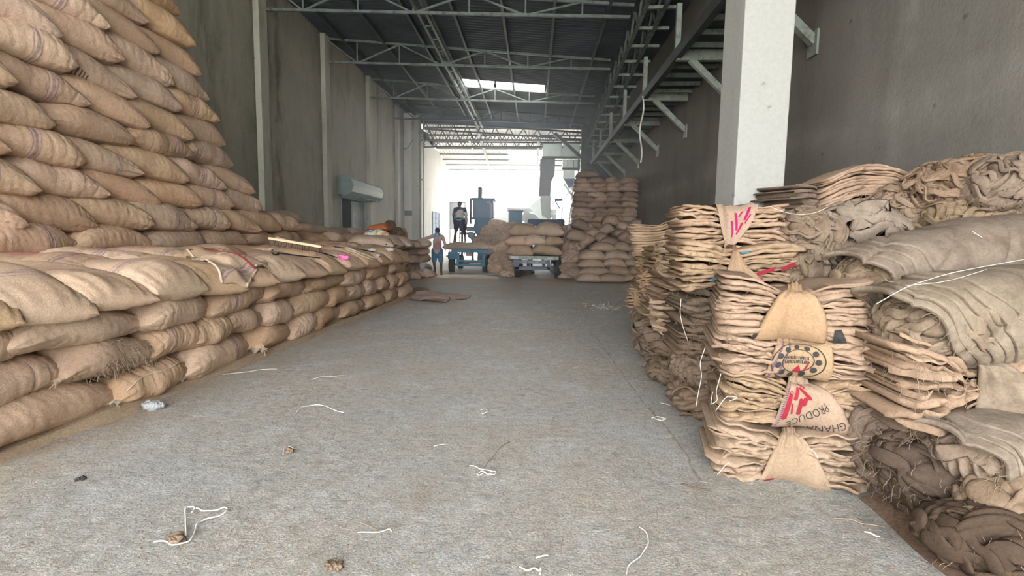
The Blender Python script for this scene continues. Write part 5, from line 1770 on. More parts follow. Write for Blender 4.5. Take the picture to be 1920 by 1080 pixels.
def hand(mb, w, d, side, curl=.5):
    """palm and five fingers from wrist w along d"""
    w = np.array(w, float); d = np.array(d, float); d /= np.linalg.norm(d)
    ref = np.array([0, 1.0, 0]) if abs(d[1]) < .8 else np.array([0, 0, 1.0])
    a = np.cross(d, ref); a /= np.linalg.norm(a); b = np.cross(a, d)
    Rm = np.stack([d, b, a], 1)
    mb.ell(w + d * .045, (.052, .040, .017), Rm, 12, 8)
    for k, (off, L) in enumerate(((-.028, .068), (-.010, .080), (.010, .076), (.027, .060))):
        p = w + d * .08 + b * off
        pts = [p]; dd = d.copy()
        for s in range(3):
            dd = dd + a * side * curl * .35; dd /= np.linalg.norm(dd); pts.append(pts[-1] + dd * L / 3)
        capsules(mb, pts, [.0095, .009, .0085, .007], 8)
    p = w + d * .025 - b * .035
    capsules(mb, [p, p + (d * .5 - b * .8) * .035, p + (d * .9 - b * .9) * .055], [.012, .010, .008], 8)


def head(mb, c, f, up=(0, 0, 1), s=1.0):
    c = np.array(c, float); f = np.array(f, float); f /= np.linalg.norm(f); up = np.array(up, float); up = up - f * up.dot(f); up /= np.linalg.norm(up)
    r = np.cross(f, up); Rm = np.stack([r, f, up], 1)
    mb.ell(c + up * .02 * s, (.076 * s, .095 * s, .098 * s), Rm, 20, 14)
    mb.ell(c - up * .055 * s + f * .02 * s, (.058 * s, .068 * s, .06 * s), Rm, 16, 10)
    mb.ell(c + f * .10 * s - up * .015 * s, (.013 * s, .02 * s, .024 * s), Rm, 10, 6)          # nose
    for sd in (-1, 1):
        mb.ell(c + r * sd * .078 * s - up * .005, (.012 * s, .02 * s, .032 * s), Rm, 10, 6)      # ears
        mb.ell(c + r * sd * .03 * s + f * .088 * s + up * .028 * s, (.022 * s, .012 * s, .009 * s), Rm, 8, 6)
    mb.ell(c + f * .088 * s - up * .052 * s, (.026 * s, .014 * s, .008 * s), Rm, 10, 6)         # lips
    return Rm


def person(loc, rz, J, label, shirt, shorts, f, up=(0, 0, 1), extras=None, face=True):
    e = bpy.data.objects.new('person', None)
    m = MB()
    sp = J['spine']; n = J['neck']; h = J['head']
    capsules(m, sp, [.125, .115, .125, .12], 18)
    a = np.array(J['shL']); b = np.array(J['shR'])
    capsules(m, [a, (a + b) / 2, b], [.055, .085, .055])
    capsules(m, [np.array(sp[-1]), n, (np.array(h) + np.array(n)) / 2], [.07, .055, .052])
    Rm = head(m, h, f, up)
    for s in 'LR':
        capsules(m, J['arm' + s], [.048, .038, .027])
        el, wr = np.array(J['arm' + s][1]), np.array(J['arm' + s][2])
        hand(m, wr, wr - el, 1 if s == 'L' else -1, .45)
        capsules(m, J['leg' + s], [.088, .055, .036])
        kn, an = np.array(J['leg' + s][1]), np.array(J['leg' + s][2])
        capsules(m, [J['leg' + s][1] * np.array([1, 1, .92]) + np.array([0, -.012 * J['fy'], -.03]), (kn + an) / 2 + np.array([0, -.02 * J['fy'], .05])], [.05, .046])
        fy = J['fy']
        toe = an + np.array([0, .15 * fy, -.045]); heel = an + np.array([0, -.04 * fy, -.035])
        capsules(m, [heel, an + np.array([0, .05 * fy, -.035]), toe], [.03, .032, .026])
        for k in range(5):
            m.ell(toe + np.array([(k - 2) * .014, (.028 - abs(k - 1.5) * .006) * fy, -.006]), (.009, .016, .009), nu=8, nv=6)
    capsules(m, [J['legL'][0], J['legR'][0]], [.11, .11])
    body = remesh(m.build('person', M['skin'], None, True, False), .0085, 2)
    body.location = loc; body.rotation_euler = (0, 0, rz)
    tag(body, label, 'person')
    # hair
    c = np.array(h)
    m = MB(); up_ = Rm[:, 2]; f_ = Rm[:, 1]
    m.ell(c + up_ * .035 - f_ * .012, (.085, .100, .092), Rm, 24, 14)
    m.ell(c - up_ * .02 - f_ * .045, (.074, .062, .07), Rm, 16, 10)
    remesh(m.build('hair', M['hair'], body, True, False), .01, 2)
    if shirt:
        m = MB(); capsules(m, shirt['torso'], shirt['tr'], 20)
        capsules(m, [a, (a + b) / 2, b], [.068, .10, .068])
        for s in 'LR':
            A = [np.array(q) for q in J['arm' + s]]
            k = shirt.get('sleeve', 1.0)
            if k > .5: capsules(m, [A[0], A[1], A[1] + (A[2] - A[1]) * (k * .9)], [.068, .056, .045])
            else: capsules(m, [A[0], A[0] + (A[1] - A[0]) * k * 2], [.068, .062])
        remesh(m.build('shirt', M[shirt['mat']], body, True, False), .012, 3)
    m = MB()
    for s in 'LR':
        A = [np.array(q) for q in J['leg' + s]]
        k = shorts['len']
        capsules(m, [A[0], A[0] + (A[1] - A[0]) * k], [.125, .095])
    capsules(m, [sp[0], J['legL'][0]], [.135, .118]); capsules(m, [sp[0], J['legR'][0]], [.135, .118])
    remesh(m.build('shorts', M[shorts['mat']], body, True, False), .012, 3)
    if extras: extras(body, J)
    return body


A3 = np.array
p = at(820, 516.5, Z=0)
J1_ = dict(fy=1, spine=[A3((0, 0, .93)), A3((0, 0, 1.08)), A3((.0, 0, 1.24)), A3((0, 0, 1.34))], neck=A3((0, .01, 1.44)), head=A3((0, .03, 1.575)),
           shL=A3((-.18, 0, 1.39)), shR=A3((.18, 0, 1.38)), armL=[A3((-.19, 0, 1.38)), A3((-.46, .08, 1.30)), A3((-.72, .12, 1.23))], armR=[A3((.19, 0, 1.37)), A3((.29, -.06, 1.12)), A3((.27, .10, .93))],
           legL=[A3((-.09, 0, .88)), A3((-.12, .02, .48)), A3((-.07, -.02, .075))], legR=[A3((.09, 0, .88)), A3((.13, .03, .48)), A3((.14, .02, .075))])


def scarf(body, J):
    m = MB()
    m.tube([(0.085 * math.cos(t), .012 + .085 * math.sin(t), 1.455 + .018 * math.sin(3 * t)) for t in np.linspace(0, 2 * PI, 24)], .045, 8)
    m.tube([(-.04, -.08, 1.45), (-.07, -.14, 1.40), (-.10, -.15, 1.33)], [.045, .04, .02], 8)
    m.tube([(.02, -.10, 1.44), (.05, -.15, 1.37)], [.05, .025], 8)
    remesh(m.build('scarf', M['scarf'], body, True, False), .01, 2)


def blotch_mat():
    t = NT('pink_white_sweat_stained_shirt').set(.9)
    X, Y, Z = t.xyz()
    d = t.math('ADD', t.math('POWER', t.math('DIVIDE', t.math('SUBTRACT', X, .03), .14), 2.0), t.math('POWER', t.math('DIVIDE', t.math('SUBTRACT', Z, 1.05), .15), 2.0))
    mk = t.math('MULTIPLY', t.math('LESS_THAN', t.math('ADD', d, t.math('MULTIPLY', t.noise(9, 3), .8)), 1.3), .75)
    t.color(t.mix(mk, t.mix(t.ramp(t.noise(4, 3), [(.35, 0.), (.65, 1.)]), (.50, .40, .40), (.42, .30, .30)), (.33, .17, .18)))
    return t.m


M['shirt'] = blotch_mat()
person((p[0], p[1], 0), 0, J1_, 'person standing on the floor, seen from behind, pinkish shirt, blue shorts, arm stretched left',
       dict(mat='shirt', torso=[(0, 0, .91), (0, 0, 1.05), (0, 0, 1.22), (0, 0, 1.36)], tr=[.165, .155, .155, .12], sleeve=1.0), dict(mat='denim', len=.86), (0, 1, 0), extras=scarf)

Y2 = 20.35
p = at(861, 454, Y=Y2); zt_ = topL - .015
J2_ = dict(fy=1, spine=[A3((0, .0, .90)), A3((0, .12, 1.06)), A3((0, .28, 1.16)), A3((0, .40, 1.18))], neck=A3((0, .52, 1.16)), head=A3((0, .64, 1.10)),
           shL=A3((-.18, .42, 1.14)), shR=A3((.18, .42, 1.14)), armL=[A3((-.19, .42, 1.13)), A3((-.24, .46, .84)), A3((-.20, .56, .60))], armR=[A3((.19, .42, 1.13)), A3((.24, .46, .84)), A3((.20, .56, .60))],
           legL=[A3((-.09, 0, .86)), A3((-.13, .03, .47)), A3((-.15, -.03, .075))], legR=[A3((.09, 0, .86)), A3((.12, .03, .47)), A3((.12, -.03, .075))])


def belt(body, J):
    m = MB(); m.tube([(.165 * math.cos(t), .03 + .15 * math.sin(t), .955 + .06 * math.sin(t)) for t in np.linspace(0, 2 * PI, 30)], .032, 8); m.build('waist_cloth', M['teal'], body, True)
    m = MB(); m.tube([(.165 * math.cos(t), .10 + .13 * math.sin(t), 1.07 + .09 * math.sin(t)) for t in np.linspace(0, 2 * PI, 30)], .02, 8); m.build('red_stripe', M['red_cloth'], body, True)


person((p[0], Y2, zt_), 0, J2_, 'person bending over on the cart load, back to the camera, pale shirt and navy shorts',
       dict(mat='shirt_white', torso=[(0, .04, .98), (0, .14, 1.07), (0, .28, 1.16), (0, .42, 1.17)], tr=[.15, .15, .155, .12], sleeve=.45), dict(mat='navy', len=.9), (0, .5, -1), (0, 1, .3), extras=belt)
p = at(863, 450, Y=Y2 + .75)
J3_ = dict(fy=-1, spine=[A3((0, 0, .93)), A3((0, -.02, 1.08)), A3((0, -.05, 1.22)), A3((0, -.08, 1.32))], neck=A3((0, -.11, 1.41)), head=A3((0, -.15, 1.53)),
           shL=A3((-.19, -.08, 1.35)), shR=A3((.19, -.08, 1.35)), armL=[A3((-.20, -.08, 1.34)), A3((-.27, -.10, 1.07)), A3((-.25, -.24, .86))], armR=[A3((.20, -.08, 1.34)), A3((.27, -.10, 1.07)), A3((.25, -.24, .86))],
           legL=[A3((-.09, 0, .88)), A3((-.19, -.03, .48)), A3((-.26, 0, .075))], legR=[A3((.09, 0, .88)), A3((.18, -.03, .48)), A3((.20, 0, .075))])
person((p[0], Y2 + .75, zt_), 0, J3_, 'person standing behind the bending man on the cart, in dark clothes, facing this way',
       dict(mat='shirt_navy', torso=[(0, 0, .98), (0, -.02, 1.05), (0, -.05, 1.22), (0, -.08, 1.33)], tr=[.15, .145, .155, .12], sleeve=.45), dict(mat='navy', len=.8), (0, -1, -.35))

# ================================================================== MACHINES AND YARD BEYOND
def pbox(mb, px0, py0, px1, py1, Y, d=.6, bev=0.0):
    a = at(px0, py1, Y=Y); b = at(px1, py0, Y=Y)
    mb.box((a[0], Y, max(a[2], 0)), (b[0], Y + d, b[2]), bev=bev)


def machine(name, label, cat, px, Y):
    q = at(px, 440, Y=Y)
    return empty(name, (q[0], Y, 0), label, cat), np.array([q[0], Y, 0])


def rel(mb, o):
    mb.v = [v - o for v in mb.v]
    return mb


Y = 28.0
e, o = machine('drying_tank', 'tall blue-grey tank machine on a blue body behind the men', 'machine', 905, Y)
m = MB(); pbox(m, 886, 374, 925, 409, Y, 1.4, .05); rel(m, o).build('tank', M['tank'], e)
m = MB(); pbox(m, 883, 371, 928, 375, Y - .05, 1.5); rel(m, o).build('tank_rim', M['blue'], e)
m = MB(); pbox(m, 884, 408, 928, 411, Y - .05, 1.5); rel(m, o).build('tank_rim', M['blue'], e)
m = MB()
z0 = 0.0
P0 = [(at(a, b, Y=Y)[0], at(a, b, Y=Y)[2]) for a, b in ((890, 411), (925, 411), (925, 452), (895, 452), (893, 440), (886, 430), (889, 420))]
m.prism(P0, Y, Y + 1.3, 1); pbox(m, 895, 445, 925, 500, Y + .1, 1.2); rel(m, o).build('blue_body', M['blue'], e)
m = MB(); a = at(900, 375, Y=Y + .5); m.cyl((a[0], Y + .5, a[2]), (a[0], Y + .5, a[2] + .55), .12, 16); m.ell((a[0], Y + .5, a[2] + .6), (.13, .13, .12)); rel(m, o).build('chimney_cap', M['steel_dark'], e)
m = MB(); pts = [at(920, 409, Y=Y - .1), at(920, 383, Y=Y - .1), at(917, 379, Y=Y - .1), at(912, 379, Y=Y - .1)]; m.tube(pts, .06, 8); rel(m, o).build('bent_pipe', M['plastic'], e)
m = MB(); pbox(m, 880, 371, 884, 420, Y, .2); pbox(m, 882, 440, 890, 450, Y, .3); rel(m, o).build('side_post', M['steel_dark'], e)

e, o = machine('metal_funnel', 'grey sloping metal funnel joined to a blue square panel', 'machine', 955, 27.0)
m = MB(); P0 = [(at(a, b, Y=27)[0], at(a, b, Y=27)[2]) for a, b in ((921, 411), (953, 398), (953, 425), (940, 420), (921, 420))]
m.prism(P0, 27.0, 27.9, 1); rel(m, o).build('funnel_body', M['galv'], e)
m = MB(); pbox(m, 954.5, 396, 979, 425, 27, .9, .02); rel(m, o).build('blue_panel', M['blue'], e)
m = MB(); pbox(m, 953, 394.5, 981, 396.5, 26.95, 1.0); pbox(m, 956, 425, 960, 480, 27.3, .1); pbox(m, 974, 425, 978, 480, 27.3, .1); rel(m, o).build('panel_frame', M['steel_dark'], e)

e, o = machine('grain_chute', 'tall grey hanging chute with a white lower spout', 'machine', 1028, 30.0)
m = MB(); P0 = [(at(a, b, Y=30)[0], at(a, b, Y=30)[2]) for a, b in ((1013, 298), (1041, 297), (1040, 328), (1034, 340), (1032, 367), (1010, 367), (1012, 330))]
m.prism(P0, 30.0, 30.8, 1); rel(m, o).build('upper_duct', M['grey_sheet'], e)
m = MB(); P0 = [(at(a, b, Y=30)[0], at(a, b, Y=30)[2]) for a, b in ((1013, 367), (1033, 367), (1032, 403), (1031, 411), (1016, 403))]
m.prism(P0, 30.05, 30.7, 1); pbox(m, 1016, 411, 1030, 500, 30.1, .4); rel(m, o).build('lower_spout', M['white_sheet'], e)

e, o = machine('belt_conveyor', 'pale slanting conveyor sheets beside the white spout', 'conveyor', 995, 31.0)
m = MB(); m.bar(at(1004, 378, Y=31), at(1030, 412, Y=31), .9, .25, up=(0, 1, 0)); rel(m, o).build('sloping_trough', M['galv'], e)
m = MB(); m.bar(at(1001, 382, Y=31.2), at(1020, 404, Y=31.2), .1, .5); m.bar(at(980, 405, Y=31.2), at(1020, 418, Y=31.2), .1, .6); rel(m, o).build('side_sheet', M['white_sheet'], e)
m = MB(); pbox(m, 982, 400, 1000, 500, 31.5, .8); rel(m, o).build('cabinet', M['white_sheet'], e)
m = MB(); pbox(m, 951, 391, 1008, 398, 32, .8); pbox(m, 1030, 393, 1043, 400, 32, .6); pbox(m, 1033, 402, 1043, 480, 32, .5); rel(m, o).build('white_cover', M['white_sheet'], e)

e, o = machine('overhead_ducting', 'silver sheet-metal ducting high at the right of the bright opening', 'ducting', 1052, 29.5)
m = MB()
for a in ((1017, 269, 1054, 294), (1055.5, 269, 1088, 294)): pbox(m, *a, 29.5, 1.2, .03)
rel(m, o).build('upper_boxes', M['galv'], e)
m = MB()
for a in ((1055, 299, 1063, 314), (1064, 299, 1075, 314), (1076, 299, 1088, 314), (1056, 318, 1066, 335), (1067, 318, 1078, 335)): pbox(m, *a, 29.6, 1.0)
rel(m, o).build('lower_boxes', M['galv'], e)
m = MB()
for a in ((1015, 293.5, 1088, 297), (1054, 314, 1088, 317.5), (1054, 297, 1057, 420), (1083, 297, 1087, 335)): pbox(m, *a, 29.45, .15)
rel(m, o).build('support_frame', M['steel'], e)
m = MB(); P0 = [(at(a, b, Y=29.6)[0], at(a, b, Y=29.6)[2]) for a, b in ((1057, 335), (1082, 335), (1075, 352), (1066, 352))]
m.prism(P0, 29.6, 30.4, 1); rel(m, o).build('hopper', M['tank'], e)
m = MB(); m.bar(at(1057, 345, Y=29.4), at(1072, 366, Y=29.4), .22, .12); m.bar(at(1060, 368, Y=29.4), at(1076, 352, Y=29.4), .08); rel(m, o).build('diagonal_chute', M['galv'], e)

e, o = machine('blue_post', 'bright blue steel post with a short bracket near the far right stack', 'post', 1051, 26.0)
m = MB(); pbox(m, 1049.5, 373, 1055, 540, 26, .15); rel(m, o).build('post', M['blue'], e)
m = MB(); pbox(m, 1040, 372, 1055, 377, 26, .12); m.bar(at(1041, 377, Y=26.06), at(1050, 391, Y=26.06), .06); rel(m, o).build('bracket', M['blue'], e)
e, o = machine('blue_tub', 'dark blue metal tub with a rounded corner behind the lettered cart load', 'tub', 1024, 22.5)
m = MB(); pbox(m, 989, 411.5, 1059, 424, 22.5, 1.2, .06); pbox(m, 1040, 410.5, 1059, 424, 22.45, 1.0, .12); rel(m, o).build('tub', M['blue_dark'], e)
m = MB(); pbox(m, 994, 423, 1000, 520, 22.7, .15); pbox(m, 1046, 423, 1052, 520, 22.7, .15); rel(m, o).build('tub_leg', M['blue_dark'], e)

e, o = machine('gate_frame', 'grey door-like frame standing at the left of the bright opening', 'gate', 870, 37.0)
m = MB()
for a in ((842, 378.5, 872, 381), (842, 378, 845, 520), (860, 380, 863, 520), (870, 378, 873, 520)): pbox(m, *a, 37, .12)
rel(m, o).build('frame', M['steel'], e)
m = MB(); pbox(m, 845, 381, 860, 430, 37.05, .05); rel(m, o).build('panel', M['grey_sheet'], e)
e, o = machine('low_machine', 'small dark pump-like machine low behind the men', 'machine', 880, 27.0)
m = MB(); pbox(m, 874, 425, 888, 434, 27, .5, .03); pbox(m, 862, 436, 890, 440, 27.2, .4); rel(m, o).build('casing', M['steel'], e)
m = MB(); a = at(883, 441, Y=26.9); m.cyl((a[0], 26.8, a[2]), (a[0], 27.1, a[2]), .18, 18); rel(m, o).build('round_guard', M['tank'], e)
m = MB(); pbox(m, 864, 440, 868, 490, 27.2, .2); pbox(m, 884, 446, 888, 490, 27.2, .2); rel(m, o).build('stand', M['steel_dark'], e)

# low building beyond the yard
e, o = machine('yard_building', 'low grey building with a pale roof edge beyond the yard', 'building', 1010, 50.0)
M['purple_wall'] = plain('mauve_grey_wall', (0.20, 0.185, 0.20), .9, vary=.1)
m = MB(); pbox(m, 930, 386, 1098, 560, 50, 4); rel(m, o).build('wall', M['purple_wall'], e)
m = MB(); pbox(m, 926, 381, 1100, 386.5, 49.5, 5); rel(m, o).build('roof_edge', M['white_sheet'], e)
m = MB()
for px in (940, 1003, 1046, 1085): pbox(m, px, 386, px + 3, 560, 49.9, .2)
rel(m, o).build('wall_pier', M['white_sheet'], e)
m = MB(); m.bar(at(930, 390, Y=49.8), at(952, 393, Y=49.8), .06); rel(m, o).build('cable', M['iron'], e)

# white netting of threads hanging down the side of the far stack
m = MB(); rs = np.random.RandomState(8)
for k in range(46):
    y0_ = rs.uniform(330, 425); px0 = np.interp(y0_, [320, 430], [1080, 1068]) + rs.uniform(-3, 3)
    q0 = at(px0, y0_, Y=19.3); q1 = at(px0 + rs.uniform(-5, 1), y0_ + rs.uniform(10, 26), Y=19.3)
    m.tube([q0, (q0 + q1) / 2 + rs.normal(size=3) * .04, q1], .012, 4)
o = m.build('thread_fringe', M['string'], None, True); tag(o, 'fringe of pale threads hanging down the left edge of the far right stack', 'threads', kind='stuff')

# ================================================================== THINGS ON THE LEDGE
bpy.context.view_layer.update()
DG = bpy.context.evaluated_depsgraph_get()


def ledge(px, py, z=0.0, lift=0.012):
    """the surface already built that is seen at this pixel, raised a little"""
    d = R.T @ np.array([px - 960.0, 540.0 - py, -F]); d /= np.linalg.norm(d)
    ok, loc, nrm, _, _, _ = scene.ray_cast(DG, Vector(CAM), Vector(d))
    q = np.array(loc)
    return q + np.array([0, 0, lift]) - d * 0.012




# broom head: wooden bar with bristles
a = ledge(506, 462, lift=.13); b_ = ledge(604, 476, lift=.11)
e = empty('broom_head', tuple(a), 'long wooden brush bar with dark bristles lying on the ledge sacks', 'broom')
d = (b_ - a); Lb = np.linalg.norm(d); d /= Lb; sd = np.array([-d[1], d[0], 0]); sd /= np.linalg.norm(sd); upv = np.cross(d, sd) * (1 if np.cross(d, sd)[2] > 0 else -1)
m = MB(); m.bar((0, 0, 0), b_ - a, .07, .035); m.build('wooden_bar', M['wood'], e)
m = MB(); rs = np.random.RandomState(4)
for k in range(34):
    t = (k + .5) / 34; c = d * Lb * t
    q = c - upv * .10 + rs.normal(size=3) * .01
    m.tube([c - upv * .01, q], [.012, .016], 6)
m.build('bristles', M['bristle'], e, True, False)
m = MB(); m.tube([d * .4, d * .4 + np.array([-.5, .5, .06]), d * .4 + np.array([-.5, .5, .06]) * 1.1], .012, 6); m.build('handle_stub', M['wood'], e, True, False)


def rod(pts, zs, label, name, r, mat, cat, close_hook=None):
    P = [ledge(x, y, z) for (x, y), z in zip(pts, zs)]
    P = np.array(P); t = np.arange(len(P)); tt = np.linspace(0, len(P) - 1, (len(P) - 1) * 4 + 1)
    Q = np.stack([np.interp(tt, t, P[:, k]) for k in range(3)], 1)
    Q[1:-1] = (Q[:-2] + 2 * Q[1:-1] + Q[2:]) / 4
    o0 = Q[0].copy(); m = MB(); m.tube(Q - o0, r * .65, 8)
    o = m.build(name, M[mat], None, True, False); o.location = tuple(o0)
    return tag(o, label, cat)


rod([(511, 470), (509, 475), (514, 479), (522, 478), (520, 475.5), (540, 478), (570, 482), (600, 485)], [1.27] * 8, 'black iron bar with a hooked end lying on the ledge, front one', 'hook_bar', .013, 'iron', 'iron bar')
rod([(590, 472), (610, 477), (632, 484)], [1.27, 1.27, 1.25], 'short dark rod running into the pink cloth', 'iron_rod', .012, 'iron', 'iron bar')
rod([(596, 461), (620, 463), (660, 468), (700, 473)], [1.28, 1.26, 1.24, 1.22], 'long dark pole lying behind the wooden brush', 'wooden_pole', .018, 'iron', 'pole')
rod([(724, 459), (745, 461), (775, 464), (790, 466)], [1.3, 1.3, 1.3, 1.3], 'dark pole end lying on the far end of the ledge', 'wooden_pole', .025, 'iron', 'pole')


def cloth(pts_top, label, name, mat, thick=.02, seed=1, amp=.02, cat='cloth', red=None, nu=30, nv=30, hem=None, drape=True):
    """pts_top: 4 world corners (a,b,c,d) of a crumpled thin sheet"""
    A, B, C_, D = [np.array(q, float) for q in pts_top]
    U, V = np.meshgrid(np.linspace(0, 1, nu), np.linspace(0, 1, nv), indexing='ij')
    P = (A * (1 - U)[..., None] + B * U[..., None]) * (1 - V)[..., None] + (D * (1 - U)[..., None] + C_ * U[..., None]) * V[..., None]
    if drape:
        for i in range(0, nu):
            for j in range(0, nv):
                q = P[i, j]
                ok, loc, _, _, _, _ = scene.ray_cast(DG, Vector((q[0], q[1], q[2] + .35)), Vector((0, 0, -1)))
                if ok and abs(loc[2] - q[2]) < .22: P[i, j, 2] = loc[2] + .02
        for _ in range(3):
            P[1:-1, 1:-1] = (P[:-2, 1:-1] + P[2:, 1:-1] + P[1:-1, :-2] + P[1:-1, 2:]) / 4
    h = amp * wob(P, seed, 9) + amp * .6 * wob(P, seed + 1, 22) + amp * 1.2 * (1 - np.abs(wob(P, seed + 3, 6)).clip(0, 1)) + .03 * np.sin(PI * U) * np.sin(PI * V)
    P = P + np.stack([.02 * wob(P, seed + 5, 12), .02 * wob(P, seed + 6, 12), h], -1)
    bot = P[:, ::-1].copy(); bot[..., 2] -= thick
    m = MB(); m.grid(np.concatenate([P, bot], 1), close=True)
    o0 = P.mean((0, 1)); m.v = [v - o0 for v in m.v]
    o = m.build(name, M[mat] if isinstance(mat, str) else mat, None, True, False); o.location = tuple(o0)
    if hem:
        for (e0, e1, mm) in hem:
            edge = P[:, 0] if e0 == 'v0' else P[:, -1] if e0 == 'v1' else P[0] if e0 == 'u0' else P[-1]
            k = MB(); k.tube(edge - o0 + [0, 0, .004], .013 if mm != 'ink_red' else .008, 6); k.build(e1, M[mm], o, True, False)
    return tag(o, label, cat)


# draped empty sacks with red-trimmed hems on the front stack
c1 = cloth([ledge(352, 476, 1.27), ledge(478, 505, 1.25), ledge(462, 545), ledge(420, 538)], 'empty sack draped over the edge of the low stack, red-trimmed hem', 'draped_sack', 'sack_stripe', seed=3, amp=.022, cat='sack',
           hem=[('u0', 'rolled_hem', 'seam'), ('v0', 'red_trim', 'ink_red'), ('u1', 'rolled_hem', 'seam')])
c2 = cloth([ledge(455, 490, 1.27), ledge(500, 488, 1.27), ledge(528, 532), ledge(480, 543)], 'second empty sack draped over the stack edge, curled pale hem', 'draped_sack', 'sack', seed=5, amp=.024, cat='sack', hem=[('v1', 'rolled_hem', 'seam'), ('u1', 'rolled_hem', 'seam')])
c3 = cloth([ledge(340, 472, 1.28), ledge(410, 470, 1.28), ledge(430, 482, 1.27), ledge(356, 486, 1.27)], 'crumpled empty sack lying on the ledge behind the draped ones', 'draped_sack', 'wrap', seed=8, amp=.025, cat='sack', hem=[('v1', 'rolled_hem', 'seam')])
m = MB(); P = ledge(645, 485)
PK = rag_mesh(71, (.10, .06, .045), 14, .05).build('pink_rag', M['pink'], None, True, False); PK.location = tuple(P); tag(PK, 'bright pink rag at the end of the dark rod on the ledge', 'rag')
# folded jute strap
pts = [ledge(x, y, z) for (x, y, z) in ((703, 486, 1.24), (680, 478, 1.26), (662, 470, 1.28), (650, 465, 1.29), (654, 471, 1.27), (668, 475, 1.26), (685, 484, 1.25), (694, 488, 1.22))]
pts = np.array(pts); t = np.linspace(0, 7, 40); Q = np.stack([np.interp(t, np.arange(8), pts[:, k]) for k in range(3)], 1)
for _ in range(3): Q[1:-1] = (Q[:-2] + 2 * Q[1:-1] + Q[2:]) / 4
o0 = Q[0].copy(); m = MB()
tn = np.gradient(Q, axis=0); tn /= np.linalg.norm(tn, axis=1, keepdims=True); s_ = np.cross(tn, [0, 0, 1.0]); s_ /= np.linalg.norm(s_, axis=1, keepdims=True)
G = np.stack([Q - s_ * .055, Q - s_ * .03 + [0, 0, .02], Q + s_ * .03 + [0, 0, .02], Q + s_ * .055, Q - [0, 0, .01]], 1) - o0
m.grid(G, close=True); o = m.build('jute_strap', M['seam'], None, True, False); o.location = tuple(o0); tag(o, 'folded pale jute strap looped on the ledge right of the pink rag', 'strap')
for i, (px, py, rr) in enumerate(((697, 470, .07), (708, 480, .055), (731, 469, .08))):
    q = ledge(px, py)
    o = rag_mesh(80 + i, (rr, rr * .7, rr * .45), 10, .03).build('plastic_scrap', M['plastic'], None, True, False); o.location = tuple(q)
    tag(o, 'crumpled white plastic scrap on the far ledge, %s from left' % ORD[i], 'plastic scrap', 'white plastic scraps on the ledge')
q = at(812, 517, Z=.3)
cloth([ledge(786, 506), ledge(796, 505), ledge(806, 512), ledge(798, 513)], 'white plastic sheet scrap over the floor sack beside the standing worker', 'plastic_sheet', 'plastic', .006, 12, .012, 'plastic scrap')

# ================================================================== FLOOR LITTER
rs = np.random.RandomState(12)
M['sack_floor'] = jute('jute_floor_cloth', (.36, .25, .20), (.47, .34, .28))
cloth([at(765, 562, Z=.02), at(792, 543, Z=.02), at(848, 552, Z=.02), at(838, 567, Z=.02)], 'brown empty sack crumpled flat on the floor at the end of the low stack', 'floor_sack', 'sack_floor', .02, 21, .02, 'sack')
cloth([at(822, 560, Z=.015), at(820, 549, Z=.015), at(882, 555, Z=.015), at(870, 562, Z=.015)], 'thin brown empty sack on the floor, right of the crumpled one', 'floor_sack', 'sack_floor', .015, 22, .012, 'sack')


def floor_string(pts, label, r=.004, mat='string', lift=0.008, name='string'):
    P = np.array([at(x, y, Z=lift) for x, y in pts])
    n = len(P); t = np.linspace(0, n - 1, (n - 1) * 5 + 1)
    Q = np.stack([np.interp(t, np.arange(n), P[:, k]) for k in range(3)], 1)
    for _ in range(3): Q[1:-1] = (Q[:-2] + 2 * Q[1:-1] + Q[2:]) / 4
    r *= .8
    Q[:, 2] += .006 * np.abs(np.sin(t * 2.1))
    o0 = Q[0].copy(); m = MB(); m.tube(Q - o0, r, 6)
    o = m.build(name, M[mat], None, True, False); o.location = tuple(o0)
    return tag(o, label, 'string')


FS = 'white strings lying on the floor'
floor_string([(288, 1016), (312, 1016), (326, 1025), (355, 1016), (364, 1004), (368, 985), (378, 976), (400, 972), (424, 962), (428, 954), (418, 953), (398, 960), (380, 958), (368, 954)], 'long looped white string on the floor at lower left', .005)
floor_string([(349, 1004), (348, 965), (347, 954), (358, 950), (366, 953), (360, 962)], 'short kinked grey-white string standing in the looped one', .005)
floor_string([(556, 772), (566, 763), (590, 760), (607, 760), (618, 766), (645, 775)], 'wavy white string on the floor left of centre', .004)
floor_string([(531, 852), (533, 842), (543, 838), (551, 842), (549, 848)], 'small curled white string around a clod of dirt', .004)
floor_string([(419, 702), (450, 700), (485, 694), (519, 692)], 'straight pale string on the floor near the stack foot', .004)
floor_string([(585, 711), (610, 706), (632, 706), (647, 704)], 'thin white string on the floor beyond the stack foot string', .003)
floor_string([(880, 873), (893, 876), (905, 882), (925, 884), (931, 886), (925, 892), (913, 889), (903, 883), (893, 890), (898, 892), (912, 886)], 'tangled white string on the floor, lower centre', .004)
floor_string([(905, 880), (921, 862), (935, 843), (955, 828)], 'thin brown straw sticking across the tangled white string', .003, 'thread')
floor_string([(901, 769), (912, 768), (916, 773), (903, 777), (905, 772)], 'tiny white string curl at mid floor', .0035)
floor_string([(1198, 988), (1213, 1000), (1217, 1020), (1200, 1045), (1177, 1062), (1174, 1078)], 'long curving white string on the floor at lower right', .004)
floor_string([(1005, 1046), (1028, 1043)], 'short straight white string at the bottom centre', .005)
floor_string([(974, 1062), (985, 1072), (1000, 1066), (1012, 1072), (1015, 1064), (1012, 1079)], 'knotted white string at the bottom edge of the photo', .005)
floor_string([(671, 998), (700, 1001), (730, 993), (734, 996)], 'bent white string on the floor, bottom centre left', .004)
floor_string([(673, 979), (695, 990), (715, 996)], 'thin brown straw beside the bent white string', .003, 'thread')
